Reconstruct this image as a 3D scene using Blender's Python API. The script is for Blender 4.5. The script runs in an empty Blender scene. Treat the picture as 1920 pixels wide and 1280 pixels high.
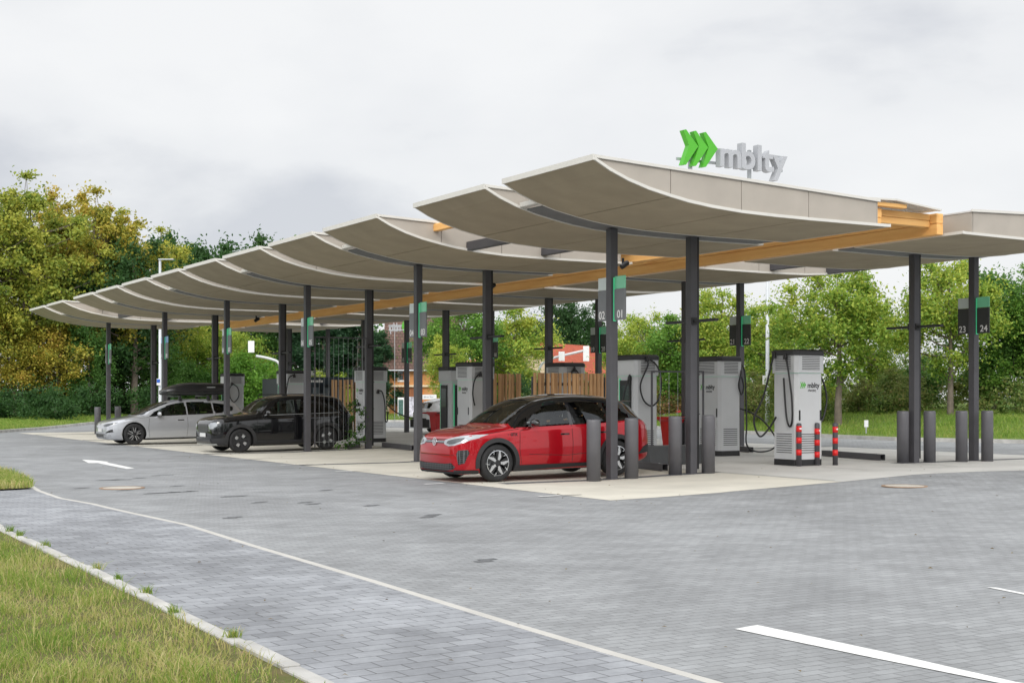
import bpy, bmesh, math, random
import numpy as np
from mathutils import Vector, Matrix
from mathutils.bvhtree import BVHTree

# ------------------------------------------------------------------ camera, world, sun, exposure
scene = bpy.context.scene
COL = scene.collection
F, HOR, EYE = 2500.0, 745.0, 1.6           # focal length in photo pixels, horizon row, eye height
cam_d = bpy.data.cameras.new('camera'); cam = bpy.data.objects.new('camera', cam_d); COL.objects.link(cam)
cam.location = (0, 0, EYE); cam.rotation_euler = (math.radians(90), 0, 0)
cam_d.sensor_width = 36.0; cam_d.lens = F / 1920 * 36.0; cam_d.shift_y = (HOR - 640) / 1920
cam_d.clip_start = 0.1; cam_d.clip_end = 3000
scene.camera = cam

SUN_EL, SUN_AZ = math.radians(31), math.radians(184)    # azimuth from +Y clockwise
world = bpy.data.worlds.new('World'); scene.world = world; world.use_nodes = True
nt = world.node_tree; N = nt.nodes; L = nt.links; N.clear()
def nd(t, **k):
    n = N.new(t)
    for a, b in k.items(): setattr(n, a, b)
    return n
out = nd('ShaderNodeOutputWorld'); bg = nd('ShaderNodeBackground')
sky = nd('ShaderNodeTexSky'); sky.sky_type = 'NISHITA'; sky.sun_disc = False
sky.sun_elevation = SUN_EL; sky.sun_rotation = SUN_AZ
skm = nd('ShaderNodeVectorMath', operation='SCALE'); skm.inputs['Scale'].default_value = 0.09
L.new(sky.outputs[0], skm.inputs[0])
tc = nd('ShaderNodeTexCoord')
mp = nd('ShaderNodeMapping'); mp.inputs['Scale'].default_value = (2.0, 2.0, 4.6); mp.inputs['Location'].default_value = (6.6, 0.7, 2.3)
L.new(tc.outputs['Generated'], mp.inputs[0])
n1 = nd('ShaderNodeTexNoise'); n1.inputs['Scale'].default_value = 1.35; n1.inputs['Detail'].default_value = 7; n1.inputs['Roughness'].default_value = .50; n1.inputs['Distortion'].default_value = .12
L.new(mp.outputs[0], n1.inputs[0])
rp = nd('ShaderNodeValToRGB'); e = rp.color_ramp.elements
e[0].position = .36; e[0].color = (.68, .70, .745, 1)
e[1].position = .60; e[1].color = (.955, .96, .965, 1)
q = rp.color_ramp.elements.new(.47); q.color = (.885, .895, .91, 1)
L.new(n1.outputs['Fac'], rp.inputs[0])
# overcast skies brighten from the horizon towards the zenith
sx = nd('ShaderNodeSeparateXYZ'); L.new(tc.outputs['Generated'], sx.inputs[0])
mr = nd('ShaderNodeMapRange'); mr.inputs[1].default_value = .28; mr.inputs[2].default_value = 1.0; mr.inputs[3].default_value = 1.0; mr.inputs[4].default_value = 1.45
L.new(sx.outputs['Z'], mr.inputs[0])
# the veiled sun brightens the cloud around it, behind the photographer
sv = (math.sin(SUN_AZ) * math.cos(SUN_EL), math.cos(SUN_AZ) * math.cos(SUN_EL), math.sin(SUN_EL))
dt = nd('ShaderNodeVectorMath', operation='DOT_PRODUCT'); dt.inputs[1].default_value = sv; L.new(tc.outputs['Generated'], dt.inputs[0])
gl = nd('ShaderNodeMapRange'); gl.interpolation_type = 'SMOOTHSTEP'; gl.inputs[1].default_value = 0.0; gl.inputs[2].default_value = 1.0; gl.inputs[3].default_value = 1.0; gl.inputs[4].default_value = 2.1
L.new(dt.outputs['Value'], gl.inputs[0])
mm = nd('ShaderNodeMath', operation='MULTIPLY'); L.new(mr.outputs[0], mm.inputs[0]); L.new(gl.outputs[0], mm.inputs[1])
cm = nd('ShaderNodeVectorMath', operation='SCALE'); L.new(rp.outputs[0], cm.inputs[0]); L.new(mm.outputs[0], cm.inputs['Scale'])
mx = nd('ShaderNodeMix', data_type='RGBA'); mx.inputs[0].default_value = .93
L.new(skm.outputs[0], mx.inputs[6]); L.new(cm.outputs[0], mx.inputs[7])
L.new(mx.outputs[2], bg.inputs[0]); bg.inputs[1].default_value = 1.0
L.new(bg.outputs[0], out.inputs[0])
sun_d = bpy.data.lights.new('sun', 'SUN'); sun_d.energy = 1.05; sun_d.angle = math.radians(20); sun_d.color = (1, .96, .9)
sun = bpy.data.objects.new('sun', sun_d); COL.objects.link(sun)
sd = Vector((math.sin(SUN_AZ) * math.cos(SUN_EL), math.cos(SUN_AZ) * math.cos(SUN_EL), math.sin(SUN_EL)))
sun.rotation_euler = sd.to_track_quat('Z', 'Y').to_euler(); sun.location = (0, 0, 40)
scene.view_settings.view_transform = 'Standard'; scene.view_settings.look = 'None'
scene.view_settings.exposure = 0.0; scene.view_settings.gamma = 1.0
scene.view_settings.use_curve_mapping = False

# ------------------------------------------------------------------ coordinates
# the station is laid out in its own axes: a runs along the canopy, p across it
TH = math.atan(1507 / 2500); CT, ST = math.cos(TH), math.sin(TH)
def W(p, a, z=0.0): return Vector((p * CT - a * ST, p * ST + a * CT, z))
def PA(X, Y): return X * CT + Y * ST, -X * ST + Y * CT
GB0, GSL, GB1 = 14.6, .022, 19.83
def gp(p): return min(max((p - GB0) * GSL, 0.0), (GB1 - GB0) * GSL)
def gz(X, Y): return gp(PA(X, Y)[0])
def G(px, py, lift=0.0):                   # where the sight line through a photo pixel meets the ground
    z = 0.0
    for _ in range(8):
        Y = (EYE - z) * F / (py - HOR); X = (px - 960) * Y / F; z = gz(X, Y)
    return Vector((X, Y, z + lift))
def AT(px, Y): return Vector(((px - 960) * Y / F, Y, 0))

# ------------------------------------------------------------------ materials
MATS = {}
def pm(name, col, rough=.6, metal=0.0, var=.10, scale=6.0, bump=0.0, bscale=60.0, coat=0.0, spec=.5, emit=None, alpha=None, trans=0.0):
    if name in MATS: return MATS[name]
    m = bpy.data.materials.new(name); m.use_nodes = True
    t = m.node_tree; b = t.nodes['Principled BSDF']; lk = t.links
    b.inputs['Roughness'].default_value = rough; b.inputs['Metallic'].default_value = metal
    b.inputs['Coat Weight'].default_value = coat; b.inputs['Coat Roughness'].default_value = .03
    b.inputs['Specular IOR Level'].default_value = spec
    b.inputs['Transmission Weight'].default_value = trans
    tcn = t.nodes.new('ShaderNodeTexCoord')
    nz = t.nodes.new('ShaderNodeTexNoise'); nz.inputs['Scale'].default_value = scale; nz.inputs['Detail'].default_value = 5
    lk.new(tcn.outputs['Object'], nz.inputs[0])
    r = t.nodes.new('ShaderNodeMapRange'); r.inputs[1].default_value = .3; r.inputs[2].default_value = .7
    r.inputs[3].default_value = 1 - var; r.inputs[4].default_value = 1 + var
    lk.new(nz.outputs['Fac'], r.inputs[0])
    v = t.nodes.new('ShaderNodeVectorMath'); v.operation = 'SCALE'; v.inputs[0].default_value = col[:3]
    lk.new(r.outputs[0], v.inputs['Scale']); lk.new(v.outputs[0], b.inputs['Base Color'])
    if bump:
        n2 = t.nodes.new('ShaderNodeTexNoise'); n2.inputs['Scale'].default_value = bscale; n2.inputs['Detail'].default_value = 4
        lk.new(tcn.outputs['Object'], n2.inputs[0])
        bp = t.nodes.new('ShaderNodeBump'); bp.inputs['Strength'].default_value = bump; bp.inputs['Distance'].default_value = .01
        lk.new(n2.outputs['Fac'], bp.inputs['Height']); lk.new(bp.outputs[0], b.inputs['Normal'])
    if emit:
        b.inputs['Emission Color'].default_value = (*emit[:3], 1); b.inputs['Emission Strength'].default_value = emit[3]
    MATS[name] = m; return m

def paver(name, c1, c2, mortar, bw, bh, rot, stain, msize=.006, offs=.5):
    m = bpy.data.materials.new(name); m.use_nodes = True
    t = m.node_tree; b = t.nodes['Principled BSDF']; lk = t.links; nn = t.nodes.new
    b.inputs['Roughness'].default_value = .82; b.inputs['Specular IOR Level'].default_value = .35
    tcn = nn('ShaderNodeTexCoord'); mpn = nn('ShaderNodeMapping'); mpn.inputs['Rotation'].default_value = (0, 0, rot)
    lk.new(tcn.outputs['Object'], mpn.inputs[0])
    wob = nn('ShaderNodeTexNoise'); wob.inputs['Scale'].default_value = 2.5; lk.new(tcn.outputs['Object'], wob.inputs[0])
    wm = nn('ShaderNodeVectorMath'); wm.operation = 'SCALE'; wm.inputs['Scale'].default_value = .012; lk.new(wob.outputs['Color'], wm.inputs[0])
    wa = nn('ShaderNodeVectorMath'); wa.operation = 'ADD'; lk.new(mpn.outputs[0], wa.inputs[0]); lk.new(wm.outputs[0], wa.inputs[1])
    br = nn('ShaderNodeTexBrick'); br.offset = offs
    br.inputs['Color1'].default_value = (*c1, 1); br.inputs['Color2'].default_value = (*c2, 1); br.inputs['Mortar'].default_value = (*mortar, 1)
    br.inputs['Scale'].default_value = 1; br.inputs['Mortar Size'].default_value = msize; br.inputs['Mortar Smooth'].default_value = .3
    br.inputs['Brick Width'].default_value = bw; br.inputs['Row Height'].default_value = bh; br.inputs['Bias'].default_value = 0
    lk.new(wa.outputs[0], br.inputs[0])
    prev = br.outputs['Color']
    for sc, lo, hi, det, st in ((.35, 1 - stain, 1 + stain, 6, (1, 1, 1)), (1.3, 1 - stain * .8, 1 + stain * .8, 6, (1, 1, 1)), (22, .93, 1.07, 6, (1, 1, 1))):
        nz = nn('ShaderNodeTexNoise'); nz.inputs['Scale'].default_value = sc; nz.inputs['Detail'].default_value = det; nz.inputs['Roughness'].default_value = .65
        lk.new(tcn.outputs['Object'], nz.inputs[0])
        r = nn('ShaderNodeMapRange'); r.inputs[1].default_value = .33; r.inputs[2].default_value = .67; r.inputs[3].default_value = lo; r.inputs[4].default_value = hi
        lk.new(nz.outputs['Fac'], r.inputs[0])
        v = nn('ShaderNodeVectorMath'); v.operation = 'SCALE'; lk.new(prev, v.inputs[0]); lk.new(r.outputs[0], v.inputs['Scale']); prev = v.outputs[0]
    lk.new(prev, b.inputs['Base Color'])
    iv = nn('ShaderNodeMath'); iv.operation = 'SUBTRACT'; iv.inputs[0].default_value = 1; lk.new(br.outputs['Fac'], iv.inputs[1])
    bp = nn('ShaderNodeBump'); bp.inputs['Strength'].default_value = .7; bp.inputs['Distance'].default_value = .006
    lk.new(iv.outputs[0], bp.inputs['Height']); lk.new(bp.outputs[0], b.inputs['Normal'])
    return m

def leafmat(name, cols, hue=.0):
    m = bpy.data.materials.new(name); m.use_nodes = True
    t = m.node_tree; t.nodes.clear(); nn = t.nodes.new; lk = t.links
    o = nn('ShaderNodeOutputMaterial'); at = nn('ShaderNodeAttribute'); at.attribute_name = 'tint'
    ge = nn('ShaderNodeNewGeometry'); oi = nn('ShaderNodeObjectInfo')
    a1 = nn('ShaderNodeMath'); a1.operation = 'MULTIPLY_ADD'; a1.inputs[1].default_value = .45; lk.new(ge.outputs['Random Per Island'], a1.inputs[0]); 
    s1 = nn('ShaderNodeMath'); s1.operation = 'MULTIPLY'; s1.inputs[1].default_value = .55; lk.new(at.outputs['Fac'], s1.inputs[0]); lk.new(s1.outputs[0], a1.inputs[2])
    sh = nn('ShaderNodeMath'); sh.operation = 'MULTIPLY_ADD'; sh.inputs[1].default_value = .16; sh.inputs[2].default_value = -.08; lk.new(oi.outputs['Random'], sh.inputs[0])
    a2 = nn('ShaderNodeMath'); a2.operation = 'ADD'; lk.new(a1.outputs[0], a2.inputs[0]); lk.new(sh.outputs[0], a2.inputs[1])
    cr = nn('ShaderNodeValToRGB'); el = cr.color_ramp.elements
    el[0].position = 0.05; el[0].color = (*cols[0], 1); el[1].position = .95; el[1].color = (*cols[-1], 1)
    for i, cc in enumerate(cols[1:-1]):
        x = el.new(.05 + .9 * (i + 1) / (len(cols) - 1)); x.color = (*cc, 1)
    lk.new(a2.outputs[0], cr.inputs[0])
    pb = nn('ShaderNodeBsdfPrincipled'); pb.inputs['Roughness'].default_value = .55; pb.inputs['Specular IOR Level'].default_value = .3
    tr = nn('ShaderNodeBsdfTranslucent'); ms = nn('ShaderNodeMixShader'); ms.inputs[0].default_value = .42
    lk.new(cr.outputs[0], pb.inputs['Base Color']); lk.new(cr.outputs[0], tr.inputs[0])
    lk.new(pb.outputs[0], ms.inputs[1]); lk.new(tr.outputs[0], ms.inputs[2]); lk.new(ms.outputs[0], o.inputs[0])
    return m

ANTH = pm('anthracite_steel', (.078, .076, .084), .5, .15, .10, 3, .1, 200)
BLACK = pm('black_plastic', (.014, .014, .015), .45, 0, .15, 8)
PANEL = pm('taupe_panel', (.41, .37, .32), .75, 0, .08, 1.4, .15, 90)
SOFFIT_BOUNCE = pm('taupe_soffit_bounce', (.36, .305, .215), .8, 0, .09, 1.3, .15, 90)  # fascia taupe with underside shade and warm slab bounce put into the colour
TRIM = pm('cream_trim', (.66, .64, .59), .45, 0, .04, 2)
MEMB = pm('roof_membrane', (.55, .54, .52), .8, 0, .08, 1)
DARKGAP = pm('dark_joint', (.03, .03, .03), .8, 0, .1, 5)
GAPP = pm('grey_gap_panel', (.14, .145, .15), .6, 0, .08, 3)
WOOD = None
GREY = pm('charger_silver', (.54, .55, .56), .42, .05, .04, 2, .05, 120)
GREYD = pm('charger_silver_side', (.52, .53, .54), .42, .05, .04, 2, .05, 120)
WHITE = pm('white_paint', (.78, .78, .77), .55, 0, .05, 4)
MARK = pm('road_marking_white', (.74, .74, .72), .7, 0, .14, 9, .2, 80)
GREEN = pm('sign_green', (.075, .40, .02), .35, 0, .05, 3)
LEDG = pm('green_light_strip', (.1, .6, .3), .4, 0, .02, 3, emit=(.06, .55, .25, .30))
LEDSOFT = pm('pale_green_light', (.3, .6, .45), .4, 0, .02, 3, emit=(.2, .55, .35, .25))
GLASSG = pm('green_glass_header', (.16, .48, .29), .2, 0, .05, 3, emit=(.10, .45, .22, .12))
FROST = pm('frosted_glass_header', (.55, .62, .60), .3, 0, .05, 3)
SIGNP = pm('sign_panel_grey', (.17, .178, .185), .5, 0, .05, 4)
SIGND = pm('sign_panel_dark', (.025, .028, .028), .4, 0, .05, 4)
RUBBER = pm('tyre_rubber', (.018, .018, .019), .75, 0, .15, 20)
CHROME = pm('bright_metal', (.75, .76, .78), .22, .95, .03, 5)
STEEL = pm('galvanised_steel', (.42, .44, .45), .45, .7, .08, 6)
REDB = pm('red_reflective', (.68, .012, .012), .4, 0, .08, 6)
TILE = None

def woodmat(name, c1, c2, axis='Y', sc=1.0):
    m = bpy.data.materials.new(name); m.use_nodes = True
    t = m.node_tree; b = t.nodes['Principled BSDF']; nn = t.nodes.new; lk = t.links
    b.inputs['Roughness'].default_value = .6
    tcn = nn('ShaderNodeTexCoord'); mpn = nn('ShaderNodeMapping')
    s = {'X': (.25, 5, 5), 'Y': (5, .25, 5), 'Z': (5, 5, .25)}[axis]
    mpn.inputs['Scale'].default_value = tuple(v * sc for v in s); lk.new(tcn.outputs['Object'], mpn.inputs[0])
    nz = nn('ShaderNodeTexNoise'); nz.inputs['Scale'].default_value = 2.2; nz.inputs['Detail'].default_value = 6; nz.inputs['Distortion'].default_value = .6
    lk.new(mpn.outputs[0], nz.inputs[0])
    ge = nn('ShaderNodeNewGeometry')
    ad = nn('ShaderNodeMath'); ad.operation = 'MULTIPLY_ADD'; ad.inputs[1].default_value = .30; lk.new(ge.outputs['Random Per Island'], ad.inputs[0]); lk.new(nz.outputs['Fac'], ad.inputs[2])
    cr = nn('ShaderNodeValToRGB'); cr.color_ramp.elements[0].position = .42; cr.color_ramp.elements[0].color = (*c1, 1)
    cr.color_ramp.elements[1].position = .88; cr.color_ramp.elements[1].color = (*c2, 1)
    lk.new(ad.outputs[0], cr.inputs[0]); lk.new(cr.outputs[0], b.inputs['Base Color'])
    return m
WOOD = woodmat('glulam_spruce', (.95, .56, .20), (.82, .42, .13), 'Y')
SLAT = woodmat('larch_slat', (.88, .53, .26), (.46, .25, .11), 'Z')

# ------------------------------------------------------------------ mesh helpers
class MB:
    def __init__(s): s.v = []; s.f = []; s.m = []; s.mi = 0; s.sm = []; s.smooth = False
    def add(s, vs, fs):
        o = len(s.v); s.v += [tuple(x) for x in vs]
        for f in fs: s.f.append(tuple(i + o for i in f)); s.m.append(s.mi); s.sm.append(s.smooth)
        return s
    def box(s, x0, x1, y0, y1, z0, z1, mat=None):
        vs = [Vector((x, y, z)) for z in (z0, z1) for y in (y0, y1) for x in (x0, x1)]
        if mat is not None: vs = [mat @ v for v in vs]
        return s.add(vs, [(0, 2, 3, 1), (4, 5, 7, 6), (0, 1, 5, 4), (2, 6, 7, 3), (0, 4, 6, 2), (1, 3, 7, 5)])
    def cbox(s, x0, x1, y0, y1, z0, z1, b=.01):              # box with chamfered edges
        bm = bmesh.new(); bmesh.ops.create_cube(bm, size=1)
        for v in bm.verts: v.co = ((x0 + x1) / 2 + v.co.x * (x1 - x0), (y0 + y1) / 2 + v.co.y * (y1 - y0), (z0 + z1) / 2 + v.co.z * (z1 - z0))
        bmesh.ops.bevel(bm, geom=bm.edges[:], offset=b, segments=2, affect='EDGES', profile=.5)
        return s.frombm(bm)
    def frombm(s, bm, M=None):
        bm.verts.index_update(); s.add([(M @ v.co) if M else v.co.copy() for v in bm.verts], [[v.index for v in f.verts] for f in bm.faces]); bm.free(); return s
    def prism(s, pts, z0, z1, M=None):                        # polygon in xy extruded in z
        n = len(pts); vs = [Vector((x, y, z0)) for x, y in pts] + [Vector((x, y, z1)) for x, y in pts]
        if M is not None: vs = [M @ v for v in vs]
        fs = [tuple(range(n - 1, -1, -1)), tuple(range(n, 2 * n))] + [(i, (i + 1) % n, n + (i + 1) % n, n + i) for i in range(n)]
        return s.add(vs, fs)
    def lathe(s, prof, seg=24, M=None, cap=True):             # prof: (r, z)
        vs = []; fs = []
        for r, z in prof:
            for k in range(seg):
                an = 2 * math.pi * k / seg; vs.append(Vector((r * math.cos(an), r * math.sin(an), z)))
        if M is not None: vs = [M @ v for v in vs]
        for i in range(len(prof) - 1):
            for k in range(seg):
                k2 = (k + 1) % seg; fs.append((i * seg + k, i * seg + k2, (i + 1) * seg + k2, (i + 1) * seg + k))
        if cap: fs.append(tuple(range(seg - 1, -1, -1))); o = (len(prof) - 1) * seg; fs.append(tuple(range(o, o + seg)))
        return s.add(vs, fs)
    def tube(s, pts, r, seg=8, r1=None):
        pts = [Vector(p) for p in pts]; n = len(pts); vs = []; fs = []; up = None
        for i, p in enumerate(pts):
            d = (pts[min(i + 1, n - 1)] - pts[max(i - 1, 0)]).normalized()
            if up is None:
                up = Vector((0, 0, 1)) if abs(d.z) < .9 else Vector((1, 0, 0))
            x = d.cross(up).normalized(); y = x.cross(d).normalized(); up = y
            rr = r if r1 is None else r + (r1 - r) * i / (n - 1)
            for k in range(seg):
                an = 2 * math.pi * k / seg; vs.append(p + x * rr * math.cos(an) + y * rr * math.sin(an))
        for i in range(n - 1):
            for k in range(seg):
                k2 = (k + 1) % seg; fs.append((i * seg + k, i * seg + k2, (i + 1) * seg + k2, (i + 1) * seg + k))
        fs.append(tuple(range(seg - 1, -1, -1))); o = (n - 1) * seg; fs.append(tuple(range(o, o + seg)))
        return s.add(vs, fs)
    def mesh(s, name, mats, smooth=None, fix=True):
        me = bpy.data.meshes.new(name); me.from_pydata(s.v, [], s.f)
        for m in (mats if isinstance(mats, (list, tuple)) else [mats]): me.materials.append(m)
        me.polygons.foreach_set('material_index', s.m)
        sm = s.sm if smooth is None else [smooth] * len(s.f)
        me.polygons.foreach_set('use_smooth', sm)
        if fix:
            bm = bmesh.new(); bm.from_mesh(me); bmesh.ops.recalc_face_normals(bm, faces=bm.faces[:]); bm.to_mesh(me); bm.free()
        me.update(); return me
    def build(s, name, mats, parent=None, smooth=None, fix=True):
        return link(name, s.mesh(name, mats, smooth, fix), parent)
def link(name, me, parent=None):
    o = bpy.data.objects.new(name, me); COL.objects.link(o)
    if parent is not None: o.parent = parent
    return o
def tag(o, label=None, cat=None, group=None, kind=None):
    if label: o['label'] = label
    if cat: o['category'] = cat
    if group: o['group'] = group
    if kind: o['kind'] = kind
    return o
def thing(name, loc, rz, label, cat, group=None):
    o = bpy.data.objects.new(name, None); COL.objects.link(o); o.empty_display_size = .2
    o.location = loc; o.rotation_euler = (0, 0, rz); return tag(o, label, cat, group)
def sub(name, parent):
    o = bpy.data.objects.new(name, None); COL.objects.link(o); o.parent = parent; return o
def copy_tree(o, parent=None):
    c = o.copy(); COL.objects.link(c)
    if parent is not None: c.parent = parent
    for ch in o.children: copy_tree(ch, c)
    return c
def smoothpath(pts, n=8):
    pts = [Vector(p) for p in pts]; o = []
    for i in range(len(pts) - 1):
        p0, p1, p2, p3 = pts[max(i - 1, 0)], pts[i], pts[i + 1], pts[min(i + 2, len(pts) - 1)]
        for k in range(n):
            t = k / n
            o.append(.5 * ((2 * p1) + (p2 - p0) * t + (2 * p0 - 5 * p1 + 4 * p2 - p3) * t * t + (3 * p1 - p0 - 3 * p2 + p3) * t ** 3))
    o.append(pts[-1]); return o
_txt = {}
def textbm(body, size, extrude=0.0, offset=0.0, align='CENTER', spacing=1.0):
    cu = bpy.data.curves.new('t', 'FONT'); cu.body = body; cu.size = size; cu.extrude = extrude; cu.offset = offset
    cu.align_x = align; cu.resolution_u = 4; cu.space_character = spacing
    ob = bpy.data.objects.new('t', cu); COL.objects.link(ob)
    dg = bpy.context.evaluated_depsgraph_get(); me = bpy.data.meshes.new_from_object(ob.evaluated_get(dg))
    bm = bmesh.new(); bm.from_mesh(me)
    bpy.data.objects.remove(ob); bpy.data.curves.remove(cu); bpy.data.meshes.remove(me)
    return bm
def frame(origin, xdir, ydir):               # matrix that lays text (xy plane) on a face
    x = Vector(xdir).normalized(); y = Vector(ydir).normalized(); z = x.cross(y)
    M = Matrix((x, y, z)).transposed().to_4x4(); M.translation = Vector(origin); return M

def sheet(name, pts, mat, dz, label_kind='structure', holes=None, edge=0.0, raise_by=0.0):
    """flat paved area: polygon in world xy draped on the ground"""
    bm = bmesh.new(); f = bm.faces.new([bm.verts.new((x, y, 0)) for x, y in pts])
    for pb in (GB0, GB1):
        bmesh.ops.bisect_plane(bm, geom=bm.verts[:] + bm.edges[:] + bm.faces[:], dist=1e-4, plane_co=W(pb, 0), plane_no=(CT, ST, 0))
    bmesh.ops.recalc_face_normals(bm, faces=bm.faces[:])
    for f in bm.faces:
        if f.normal.z < 0: f.normal_flip()
    for v in bm.verts: v.co.z = gz(v.co.x, v.co.y) + dz
    if edge:
        r = bmesh.ops.extrude_face_region(bm, geom=bm.faces[:])
        for v in [g for g in r['geom'] if isinstance(g, bmesh.types.BMVert)]: v.co.z += edge
        bmesh.ops.recalc_face_normals(bm, faces=bm.faces[:])
    me = bpy.data.meshes.new(name); bm.to_mesh(me); bm.free(); me.materials.append(mat)
    return tag(link(name, me), kind=label_kind)
def ribbon(path, w):                          # polygon of constant width along a path of xy points
    pts = [Vector((p[0], p[1])) for p in path]; l = []; r = []
    for i, p in enumerate(pts):
        d = (pts[min(i + 1, len(pts) - 1)] - pts[max(i - 1, 0)]).normalized(); n = Vector((-d.y, d.x))
        l.append(p + n * w / 2); r.append(p - n * w / 2)
    return [tuple(v) for v in l + r[::-1]]
def ribbon3(name, path, w, h, mat, z0=-.05):   # kerb: solid strip following the ground, h above it
    pts = [Vector((p[0], p[1])) for p in path]; mb = MB(); rows = []
    for i, p in enumerate(pts):
        d = (pts[min(i + 1, len(pts) - 1)] - pts[max(i - 1, 0)]).normalized(); n = Vector((-d.y, d.x))
        for s_ in (1, -1):
            q_ = p + n * w / 2 * s_; g = gz(q_.x, q_.y)
            rows += [(q_.x, q_.y, g + z0), (q_.x - n.x * .01 * s_, q_.y - n.y * .01 * s_, g + h)]
    fs = []
    for i in range(len(pts) - 1):
        a, b = i * 4, i * 4 + 4
        fs += [(a, a + 1, b + 1, b), (a + 1, a + 3, b + 3, b + 1), (a + 3, a + 2, b + 2, b + 3)]
    fs += [(0, 2, 3, 1), (len(rows) - 4, len(rows) - 3, len(rows) - 1, len(rows) - 2)]
    mb.add(rows, fs); return mb.build(name, mat)

# ------------------------------------------------------------------ the ground
DRIVE = paver('driveway_pavers', (.295, .303, .308), (.248, .254, .258), (.185, .188, .19), .20, .10, -TH, .15, .005)
PATHM = paver('footpath_pavers', (.305, .315, .332), (.235, .243, .258), (.13, .133, .138), .24, .16, -TH - .04, .24, .005)
BAY = pm('cream_concrete', (.60, .57, .49), .85, 0, .10, .9, .25, 120)
BAYG = pm('grey_concrete', (.54, .53, .50), .85, 0, .10, .9, .25, 120)
ASPH = pm('grey_asphalt', (.24, .245, .25), .85, 0, .10, 1.2, .4, 150)
KERB = pm('kerb_concrete', (.46, .45, .425), .85, 0, .22, 3, .3, 90)
KERBL = pm('pale_edging', (.50, .485, .45), .8, 0, .08, 2, .2, 90)
def soilmat(name, cols, sc=3.0):
    m = bpy.data.materials.new(name); m.use_nodes = True; t = m.node_tree; b = t.nodes['Principled BSDF']; lk = t.links; nn = t.nodes.new
    b.inputs['Roughness'].default_value = .95; b.inputs['Specular IOR Level'].default_value = .1
    tcn = nn('ShaderNodeTexCoord'); nz = nn('ShaderNodeTexNoise'); nz.inputs['Scale'].default_value = sc; nz.inputs['Detail'].default_value = 9; nz.inputs['Roughness'].default_value = .7
    lk.new(tcn.outputs['Object'], nz.inputs[0])
    cr = nn('ShaderNodeValToRGB'); el = cr.color_ramp.elements; el[0].position = .3; el[0].color = (*cols[0], 1); el[1].position = .7; el[1].color = (*cols[-1], 1)
    for i, c_ in enumerate(cols[1:-1]):
        x = el.new(.3 + .4 * (i + 1) / (len(cols) - 1)); x.color = (*c_, 1)
    lk.new(nz.outputs['Fac'], cr.inputs[0]); lk.new(cr.outputs[0], b.inputs['Base Color'])
    bp = nn('ShaderNodeBump'); bp.inputs['Strength'].default_value = .6; bp.inputs['Distance'].default_value = .03; lk.new(nz.outputs['Fac'], bp.inputs['Height']); lk.new(bp.outputs[0], b.inputs['Normal'])
    return m
TURF = soilmat('turf_soil', [(.16, .115, .075), (.15, .13, .06), (.11, .12, .04), (.24, .18, .12)], 5)
VERGE = soilmat('verge_turf', [(.10, .15, .03), (.13, .19, .045), (.17, .19, .06)], 1.5)
EARTH = soilmat('far_field', [(.06, .075, .03), (.09, .10, .05)], .2)
DARKP = pm('dark_paver', (.135, .14, .145), .85, 0, .15, 9, .3, 90)

sheet('ground', [(-500, -60), (500, -60), (500, 900), (-500, 900)], EARTH, -.03)
xy = lambda *pp: [tuple(G(*q)[:2]) for q in pp]
sheet('driveway', [(-26, -4), (60, -4), (60, 150), (-26, 150)], DRIVE, 0)
curb_px = [(37.5, 900), (57.5, 910), (72.5, 920), (112.5, 934), (175, 945), (205, 952.5), (250, 962.5), (350, 984), (480, 1025), (700, 1090), (960, 1170), (1100, 1211.5), (1330, 1277.7)]
curb = xy(*curb_px) + [(2.3, 5.5), (4.0, 2.5)]
kerb_px = [(25, 1005), (80, 1030), (210, 1092), (275, 1125), (420, 1195), (590, 1280)]
kerbw = xy(*kerb_px) + [(.05, 5.5), (1.2, 3.5)]
k0 = G(0, 990); kerbw = [(-9.0, 21.0), (-7.2, 18.0)] + kerbw
wl = xy((0, 920), (57, 917))
sheet('footpath', [(-22, wl[0][1])] + wl + curb[2:] + [(1.2, 3.5)] + kerbw[::-1][1:] + [(-22, 21.6)], PATHM, .004)
# pale flush edging between footpath and driveway, in separate stones
ribbon3('path_edging', curb, .10, .006, KERBL).__setitem__('kind', 'structure')
wedge = [(-22, 36), (-22, wl[0][1])] + wl + xy((55, 907), (40, 900), (28, 893), (0, 886))
sheet('verge', wedge, TURF, .03)
lawn_edge = [(-22, 21.0)] + kerbw
sheet('lawn', [(-22, 1.0)] + lawn_edge + [(1.2, 1.0)], TURF, .012)
# kerb stones along the lawn, each a metre long with a joint
mb = MB(); pts = smoothpath([(x, y, 0) for x, y in kerbw], 6); acc = 0; seg = [pts[0]]; rng = random.Random(4)
def kerbstone(a_, b_, w=.11, h=.03):
    d = (b_ - a_); ln = d.length; d.normalize(); n = Vector((-d.y, d.x, 0)); M = Matrix((d, n, Vector((0, 0, 1)))).transposed().to_4x4(); M.translation = a_ + Vector((0, 0, rng.uniform(-.012, .012))) + n * rng.uniform(-.008, .008)
    bm = bmesh.new(); bmesh.ops.create_cube(bm, size=1)
    for v in bm.verts: v.co = (ln / 2 + v.co.x * (ln - .018), v.co.y * w, h / 2 - .06 + v.co.z * (h + .12))
    bmesh.ops.bevel(bm, geom=bm.edges[:], offset=.008, segments=1, affect='EDGES'); mb.frombm(bm, M)
last = pts[0]
for q in pts[1:]:
    while (q - last).length > .9:
        nx = last + (q - last).normalized() * .9; kerbstone(last, nx); last = nx
tag(mb.build('path_kerb', KERB), kind='structure')

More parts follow.
